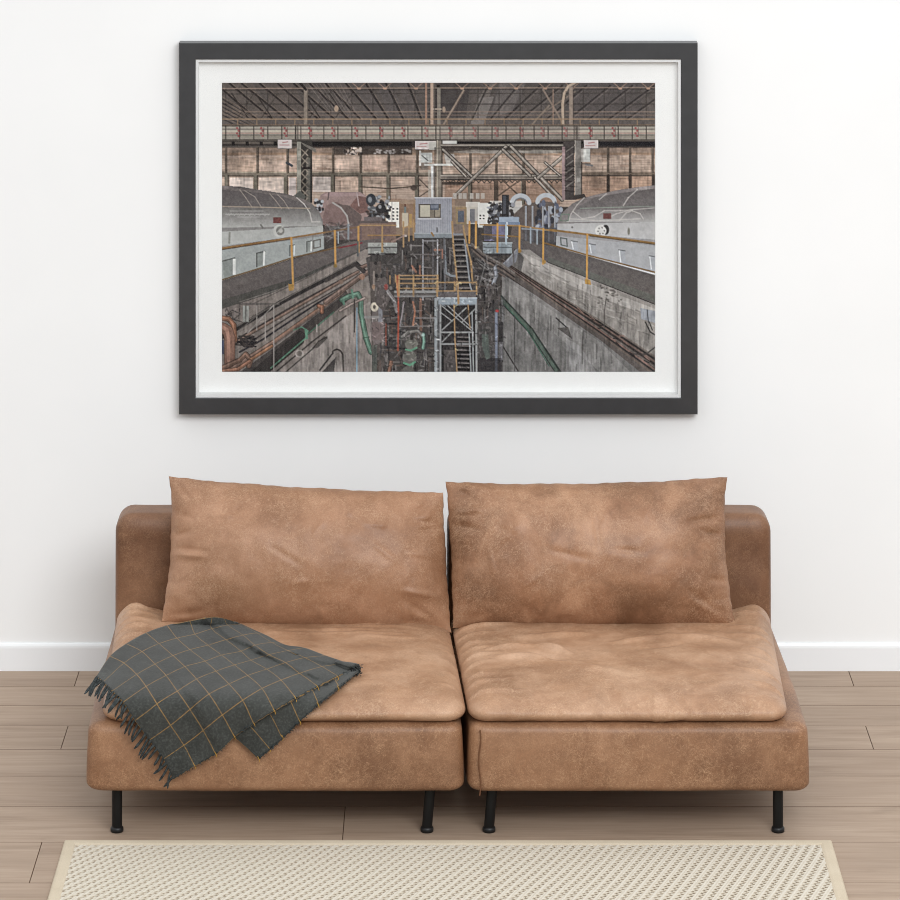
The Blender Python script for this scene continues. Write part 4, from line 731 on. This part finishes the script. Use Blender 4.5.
def pillow(label, TL, TR, BR, BL, mat, seed, sag, dT=-.545, dB=-.665):
    TL, TR, BR, BL = at(*TL, dT), at(*TR, dT), at(*BR, dB), at(*BL, dB)
    nu, nv = 181, 112; rs = np.random.RandomState(seed)
    su = np.sin(np.linspace(-1, 1, nu)*np.pi/2)*.75+np.linspace(-1, 1, nu)*.25; sv = np.sin(np.linspace(-1, 1, nv)*np.pi/2)*.75+np.linspace(-1, 1, nv)*.25
    U, Vv = np.meshgrid(su, sv)
    a, b = (U+1)/2, (1-Vv)/2            # b: 0 top
    C = [np.array(x) for x in (TL, TR, BR, BL)]
    P = (C[0]*(1-a)[..., None]+C[1]*a[..., None])*(1-b)[..., None]+(C[3]*(1-a)[..., None]+C[2]*a[..., None])*b[..., None]
    ex = (C[1]-C[0])/np.linalg.norm(C[1]-C[0]); ez = (C[0]-C[3])/np.linalg.norm(C[0]-C[3]); nn = np.cross(ex, ez); nn /= np.linalg.norm(nn)
    if nn[1] > 0: nn = -nn
    hw = .39; hh_ = .2
    # outline: edges run slightly inwards between the corner ears, small puckers
    eu = (1-np.abs(U)**1.0)*0; 
    pk = lambda s, k: .0010*np.sin(s*k*.7+seed)+.0007*np.sin(s*k*2.3+seed*2.3)+.0003*np.sin(s*k*4.1+seed)
    inT = (1-U**2)**.8*sag[0]+pk(U, 17); inB = (1-U**2)*sag[1]+pk(U, 13)*.4; inL = (1-Vv**2)**.8*sag[2]+pk(Vv, 11); inR = (1-Vv**2)**.8*sag[3]+pk(Vv, 12)
    P = P-ez*(inT*np.clip(Vv, 0, 1)**3)[..., None]+ez*(inB*np.clip(-Vv, 0, 1)**3)[..., None]+ex*(inL*np.clip(-U, 0, 1)**3)[..., None]-ex*(inR*np.clip(U, 0, 1)**3)[..., None]
    f = np.clip(1-np.abs(U)**3.0, 0, 1)**.7*np.clip(1-np.abs(Vv)**2.3, 0, 1)**.7
    UV = np.stack([U.ravel()*hw, Vv.ravel()*hh_], 1)
    lines = []
    for cu, cv in ((-1, 1), (1, 1), (1, -1), (-1, -1)):
        for k in range(3):
            an = math.atan2(-cv*hh_, -cu*hw)+rs.uniform(-.6, .6); l = rs.uniform(.07, .15); x, y = cu*hw*.97, cv*hh_*.95; lines.append((x, y, x+l*math.cos(an), y+l*math.sin(an), .011, rs.choice([-1, 1])*rs.uniform(.004, .008)))
    for k in range(8):
        s = rs.choice([-1, 1]); y = rs.uniform(-.8, .8)*hh_; lines.append((s*hw*.98, y, s*(hw-rs.uniform(.05, .13)), y+rs.uniform(-.02, .03), .009, rs.choice([-1, 1])*rs.uniform(.003, .007)))
    for k in range(9):
        s = rs.choice([-1, 1]); x = rs.uniform(-.9, .9)*hw; lines.append((x, s*hh_*.98, x+rs.uniform(-.03, .03), s*(hh_-rs.uniform(.03, .08)), .009, rs.choice([-1, 1])*rs.uniform(.002, .004)))
    for k in range(10):
        x, y = rs.uniform(-.3, .3), rs.uniform(-.1, .14); an = rs.uniform(0, 3.14); l = rs.uniform(.05, .12); lines.append((x, y, x+l*math.cos(an), y+l*math.sin(an), .008, rs.choice([-1, 1])*.0018))
    cr = crease(UV, lines).reshape(U.shape)
    Pf = P.reshape(-1, 3); nz = fb(Pf+seed, 5, 3).reshape(U.shape)*.006+fb(Pf+seed*2, 14, 3).reshape(U.shape)*.0018
    front = P+nn*((.122*f+(cr*2.1+nz*1.3)*np.clip(f*1.6, 0, 1))[..., None]); back = P-nn*((.045*f)[..., None])
    V = np.concatenate([front.reshape(-1, 3), back.reshape(-1, 3)]); F = grid_faces(nu, nv)+grid_faces(nu, nv, nu*nv, flip=True)
    V, F = weld(V, F, 1e-6)
    o = mesh('back_cushion', V, F, mat, origin=((TL+TR+BR+BL)/4)); o['label'] = label; o['category'] = 'cushion'; o['group'] = 'loose back cushions of the sofa'
    # welt seam round the edge
    return o
pillow('left tan leather back cushion behind the plaid throw, its top sloping down to the right', (169, 476.5), (443, 492), (451.5, 632.5), (160.5, 621.5), L_PILA, 3, (.009, -.006, .016, .003))
pillow('right tan leather back cushion, more mottled, standing above the bare creased seat', (445.5, 481.5), (727.5, 476.5), (737, 627), (452.5, 628), L_PILB, 8, (.012, -.002, .005, .018))
# ---------------------------------------------------------------- plaid throw
throw = empty('throw_blanket', at(215, 700, -1.2), 'dark grey wool throw with thin ochre check and fringe, draped over left seat corner', 'blanket')
G = [  # nodes of the woven check, row by row from the frayed lower edge up; columns from the fringe rightwards (where each node lies on the sofa)
 [(173, 779), (195, 766), (216, 754), (234.7, 737), (254, 723.5), (274.7, 711), (296, 699), (318, 687.5), (338, 677), (353, 670.5)],
 [(163, 759), (184, 745), (203.3, 730), (222.4, 714.7), (242.7, 701), (262, 689.4), (281, 681), (300, 674), (322, 667.5), (347, 664)],
 [(149, 740), (170.7, 725), (190, 709.3), (209, 695), (229, 685), (247.8, 676.4), (266.7, 670), (285.5, 663.5), (305, 658.5), (326, 656.5)],
 [(135, 720.5), (156.9, 704.4), (177.3, 692), (196.5, 680), (216, 672), (234.4, 665.8), (251, 661), (269, 655.5), (288, 651.5), (304, 648.5)],
 [(123, 703), (146, 687.3), (166, 676.4), (185, 667.5), (205, 662), (221.7, 656), (241, 652), (255, 646), (272, 643.5), (285, 645.5)],
 [(112, 692), (136.7, 675.3), (155, 665), (173, 656.5), (190, 650.5), (208, 646), (226, 640.5), (243, 636), (257, 634), (266, 636)],
 [(103, 683), (124, 664), (142, 652.5), (159, 644.5), (177, 639), (195, 635), (212, 629.5), (228, 626), (243, 626), (251, 629.5)],
 [(96, 677.5), (110, 657), (126, 644.5), (146, 633.5), (167, 626), (190, 620.8), (212, 617.2), (224, 618.6), (233, 621.5), (240, 625)]]
def spl(P, n):
    """uniform Catmull-Rom through P (k, m) resampled to n per span"""
    P = np.asarray(P, float); E = np.concatenate([[2*P[0]-P[1]], P, [2*P[-1]-P[-2]]]); out = []; tv = []
    for i in range(len(P)-1):
        for k in range(n):
            t_ = k/n; a, b, c, d = E[i], E[i+1], E[i+2], E[i+3]; out.append(.5*((2*b)+(-a+c)*t_+(2*a-5*b+4*c-d)*t_*t_+(-a+3*b-3*c+d)*t_**3)); tv.append(i+t_)
    out.append(P[-1]); tv.append(len(P)-1.0); return np.array(out), np.array(tv)
def surface_d(px, py):
    """distance of the sofa's seat / front under a point, with the soft bend at the seat's front edge"""
    top = (CAM_H-.374)*FPX/(py-HORIZON); front = 8.922; k = .035
    m = np.logaddexp(top/k, front/k)*k
    return np.minimum(m, 9.52)
def polyd(px, py, pts):
    best = np.full(np.shape(px), 1e9); side = np.zeros(np.shape(px))
    for (x0, y0), (x1, y1) in zip(pts[:-1], pts[1:]):
        dx, dy = x1-x0, y1-y0; s = np.clip(((px-x0)*dx+(py-y0)*dy)/(dx*dx+dy*dy), 0, 1); d = np.hypot(px-x0-s*dx, py-y0-s*dy); sg = np.sign((px-x0)*dy-(py-y0)*dx)
        u = d < best; best = np.where(u, d, best); side = np.where(u, sg, side)
    return best*side
FOLDS = [([(206, 620), (220, 627), (230, 637), (250, 645), (258, 650)], .024, 7), ([(258, 650), (272, 657), (292, 667), (306, 674)], .016, 6), ([(186, 690), (194, 700), (203, 716), (212, 735)], .012, 5), ([(300, 656), (322, 662), (346, 664)], .011, 5)]
def lift(px, py):
    h = np.zeros(np.shape(px))
    for pts, a, w in FOLDS:
        d = polyd(px, py, pts); h += a*np.where(d > 0, np.exp(-(d/(w*2.2))**2), np.exp(-(d/(w*.45))**2))
    sh = np.shape(px); f1 = np.array([mnoise.noise(Vector((x/38, y/26, 3))) for x, y in zip(np.ravel(px), np.ravel(py))]).reshape(sh); f2 = np.array([mnoise.noise(Vector(((x+y*.6)/17, (y-x*.5)/40, 8))) for x, y in zip(np.ravel(px), np.ravel(py))]).reshape(sh)
    return h+.007*f1+.005*f2+.006
def to3d(px, py, off):
    d = surface_d(px, py)-off; return np.stack([(px-450)*d/FPX, d-CAM_D, CAM_H-(py-HORIZON)*d/FPX], -1)
n = 14
R1 = np.array([spl(r, n)[0] for r in G]); uu = spl(G[0], n)[1]
cols = [spl(R1[:, i], n) for i in range(R1.shape[1])]; PX = np.stack([c[0] for c in cols], 1); vv = cols[0][1]
px, py = PX[..., 0], PX[..., 1]
# frayed lower edge is slightly ragged
rag = np.array([mnoise.noise(Vector((q*5.3, 1, 0))) for q in uu])*1.3; wv = np.exp(-vv/.12)[:, None]; py = py+rag[None, :]*wv
P3 = to3d(px, py, lift(px, py)); nvr, nur = px.shape
def cloth(name, P3, uvs, m, th, parent=None):
    nv_, nu_ = P3.shape[:2]; o = mesh(name, P3.reshape(-1, 3), grid_faces(nu_, nv_), m, parent)
    ul = o.data.uv_layers.new(name='check'); li = np.zeros(len(o.data.loops), np.int32); o.data.loops.foreach_get('vertex_index', li); ul.data.foreach_set('uv', uvs.reshape(-1, 2)[li].astype(np.float32).ravel())
    md = o.modifiers.new('thickness', 'SOLIDIFY'); md.thickness = th; md.offset = 0
    return o
t = NT('plaid_wool', .95, .08); uvn = t.new('ShaderNodeUVMap', uv_map='check'); sx = t.new('ShaderNodeSeparateXYZ'); t.link(uvn.outputs[0], sx.inputs[0]); v = t.coord()
base = t.mix(.75, t.ramp(t.noise(v, 170, 5, .8), [(.36, (28, 29, 27)), (.5, (58, 59, 56)), (.64, (110, 111, 107))]), t.ramp(t.noise(v, 9, 3), [(.3, (50, 51, 48)), (.7, (68, 69, 66))]))
lines = None
for ax, wd in (('X', .017), ('Y', .017)):
    f = t.math('FRACT', t.math('ADD', sx.outputs[ax], .5)); d = t.math('ABSOLUTE', t.math('SUBTRACT', f, .5)); k = t.math('LESS_THAN', d, wd); lines = k if lines is None else t.math('MAXIMUM', lines, k)
dash = t.ramp(t.noise(v, 260, 2), [(.32, (.25, .25, .25, 1)), (.55, (1, 1, 1, 1))]); c = t.mix(t.math('MULTIPLY', t.math('MULTIPLY', lines, dash), .8), base, (150, 116, 66))
t.col(c); t.bump(t.noise(v, 420, 3, .7), .5, .0015); t.b.inputs['Sheen Weight'].default_value = .15; M_WOOL = t.m
t = NT('wool_yarn', .95, .08); t.col(t.ramp(t.noise(t.coord(), 120, 2), [(.3, (38, 41, 41)), (.7, (72, 77, 77))])); M_YARN = t.m
t = NT('ochre_yarn', .95, .08); t.col((178, 136, 62)); M_OCHRE = t.m
UVm = np.stack(np.broadcast_arrays(uu[None, :], vv[:, None]), -1)
up = cloth('upper_layer', P3, UVm, M_WOOL, .005, throw)
# the layer folded underneath, showing along the lower right edge
inner = [(222, 727), (241, 717), (262, 704), (284, 692), (306, 681), (328, 671), (346, 663)]
midl = [(243, 744), (256, 733), (272, 719), (291, 705.5), (311, 692.5), (332, 680), (352, 667)]
outer = [(259, 759), (270, 749.5), (282, 739), (299, 722.5), (317, 706), (337, 689.5), (358.5, 671)]
R1 = np.array([spl(r, n)[0] for r in (inner, midl, outer)]); u2 = spl(inner, n)[1]; cols = [spl(R1[:, i], 12) for i in range(R1.shape[1])]; PX = np.stack([c[0] for c in cols], 1); v2 = cols[0][1]
qx, qy = PX[..., 0].copy(), PX[..., 1].copy(); rag = np.array([mnoise.noise(Vector((q*6.1, 5, 0))) for q in u2])*1.6; wv = np.exp(-(v2.max()-v2)/.1)[:, None]; qy += rag[None, :]*wv
off2 = np.full(qx.shape, -.004)+.006*np.exp(-((v2[:, None]-2)/.5)**2)+.004*np.sin(u2[None, :]*2.3)
off2 += np.clip((u2[None, :]-4.6)/1.4, 0, 1)*.008
UV2 = np.stack(np.broadcast_arrays(u2[None, :]*.98+3.0, v2[:, None]*.62+.72-1.0), -1)
P4 = to3d(qx, qy, off2); low = None; cloth('lower_layer', P4, UV2, M_WOOL, .005, throw)
# rolled lip at the right end
lip = []; A0 = to3d(np.array(338.), np.array(664.), np.array(.016)); A1 = to3d(np.array(355.), np.array(669.5), np.array(.018)); ax_ = (A1-A0)/np.linalg.norm(A1-A0); ax_ = ax_+np.array((.0, -.55, -.1)); ax_ /= np.linalg.norm(ax_)
u_ = np.cross(ax_, (0, 0, 1.)); u_ /= np.linalg.norm(u_); w2 = np.cross(u_, ax_)
for s in np.linspace(0, 1, 9):
    for a in np.linspace(0, 2*math.pi*1.05, 30):
        r = (.0105+.0065*s)*(1-.25*a/6.3)+.0012*math.sin(3*a+s*4); lip.append(A0+(A1-A0)*s+ax_*(.006*s*math.sin(a*2))+u_*(r*1.15*math.cos(a+.6))+w2*(r*.8*math.sin(a+.6)))
lip = np.array(lip).reshape(9, 30, 3); cloth('rolled_end', lip, np.stack(np.broadcast_arrays(np.linspace(8.1, 8.45, 9)[:, None], np.linspace(.1, .95, 30)[None, :]), -1), M_WOOL, .004, throw)
# fringe: twisted yarn tassels along the left edge
V_, F_ = [], []; rs = np.random.RandomState(21); parts = []; oparts = []
ed = P3[:, 0]; epx, epy = px[:, 0], py[:, 0]; N = 32
for k in range(N):
    s = (k+.5+rs.uniform(-.3, .3))/N*(len(ed)-1); i = int(s); f = s-i; x = epx[i]*(1-f)+epx[min(i+1, len(ed)-1)]*f; y = epy[i]*(1-f)+epy[min(i+1, len(ed)-1)]*f
    L_ = rs.uniform(15, 21)*(1 if k > 6 else .8); an = math.radians(120+rs.normal(0, 8))
    if k > N*.72: an = math.radians(126+rs.normal(0, 9))
    pts = []; r = rs.uniform(.0026, .0036); sw = rs.uniform(-.14, .14)
    for q in range(8):
        t_ = q/7; a2 = an+sw*t_*2; xx = x+2*math.cos(an+math.pi)*(1-t_)*0+L_*t_*math.cos(a2); yy = y-1+L_*t_*math.sin(a2)
        off = .008*(1-t_)+.004
        d = float(surface_d(np.array(xx), np.array(yy)))-off
        pts.append(((xx-450)*d/FPX, d-CAM_D, CAM_H-(yy-HORIZON)*d/FPX))
    rad = [r*(.9, 1.1, 1.0, 1.12, .98, 1.1, .95, .45)[q] for q in range(8)]
    mesh('tassel', *tube(pts, rad, 7), M_YARN, up)
# short ravelled yarn ends along the frayed edges
parts = []
for E_, ex, ey, cnt, o_, down in ((P3[0], px[0], py[0], 110, .006, 1), (P4[-1], qx[-1], qy[-1], 120, .004, 1)):
    for k in range(cnt):
        i = rs.randint(3, len(ex)-2); x, y = ex[i], ey[i]; an = math.radians(rs.uniform(15, 110)); L_ = rs.uniform(1.5, 4.2); pts = []
        for q in range(4):
            t_ = q/3; xx = x-1.2+L_*t_*math.cos(an); yy = y-1.0+L_*t_*math.sin(an); p = to3d(np.array(xx), np.array(yy), np.array(o_+.003+rs.uniform(0, .003))); pts.append(tuple(p))
        parts.append(tube(pts, [.0012, .0012, .001, .0005], 5))
for k in range(46):
    a = rs.uniform(0, 6.28); c0 = A1; pts = []; q_ = np.array((rs.uniform(-.012, .016), -.006+rs.uniform(-.01, .004), rs.uniform(-.012, .014))); dr = np.array((rs.uniform(-.4, 1), rs.uniform(-1, .1), rs.uniform(-.8, .8))); dr /= np.linalg.norm(dr)
    pts = [tuple(c0+q_+dr*.008*t_) for t_ in (0, .4, .75, 1)]; parts.append(tube(pts, [.0012, .0012, .001, .0005], 5))
mesh('ravelled_edge', *merge(*parts), M_YARN, throw)
parts = []
for ex, ey, us, o_ in ((px[0], py[0], uu, .008), (qx[-1], qy[-1], u2*.98+3.0, .006)):
    for line in range(1, 10):
        i = int(np.argmin(np.abs(us-line)))
        if abs(us[i]-line) > .1: continue
        pts = [tuple(to3d(np.array(ex[i]+dx), np.array(ey[i]+dy), np.array(o_+.003))) for dx, dy in ((-1.5, -2.5), (0, 0), (.6, 1.6), (.4+rs.uniform(-1, 1), 3.2))]; mesh('ochre_yarn_end', *tube(pts, [.0008, .0010, .0009, .0005], 5), M_OCHRE, up)
# ---------------------------------------------------------------- light: bright overcast daylight filling the room, a big window high on the right
w = bpy.data.worlds.new('daylight'); SC.world = w; w.use_nodes = True; nt = w.node_tree; bg = nt.nodes['Background']
tc = nt.nodes.new('ShaderNodeTexCoord'); sp = nt.nodes.new('ShaderNodeSeparateXYZ'); rp = nt.nodes.new('ShaderNodeValToRGB'); nt.links.new(tc.outputs['Generated'], sp.inputs[0])
mr = nt.nodes.new('ShaderNodeMapRange'); mr.inputs[1].default_value = -1; nt.links.new(sp.outputs['Z'], mr.inputs[0]); nt.links.new(mr.outputs[0], rp.inputs['Fac'])
e = rp.color_ramp.elements; e[0].position = .42; e[0].color = (.36, .37, .385, 1); e[1].position = .8; e[1].color = (1.28, 1.31, 1.34, 1)
nt.links.new(rp.outputs['Color'], bg.inputs['Color']); bg.inputs['Strength'].default_value = WORLD
def area(name, loc, target, sx, sy, power, col=(1, 1, 1)):
    l = bpy.data.lights.new(name, 'AREA'); l.shape = 'RECTANGLE'; l.size = sx; l.size_y = sy; l.energy = power; l.color = col
    o = bpy.data.objects.new(name, l); COL.objects.link(o); o.location = loc; o.rotation_euler = (Vector(target)-Vector(loc)).to_track_quat('-Z', 'Y').to_euler(); return o
area('window_light', (1.9, -7.4, 5.0), (0, -.3, .9), 4.0, 2.4, KEY, (.95, .98, 1.0))
vs = SC.view_settings; SC.display_settings.display_device = 'sRGB'; vs.view_transform = 'Standard'; vs.look = 'None'; vs.exposure = EXPO; vs.gamma = 1; vs.use_curve_mapping = False
SC.cycles.use_denoising = True; SC.cycles.filter_width = 1.0
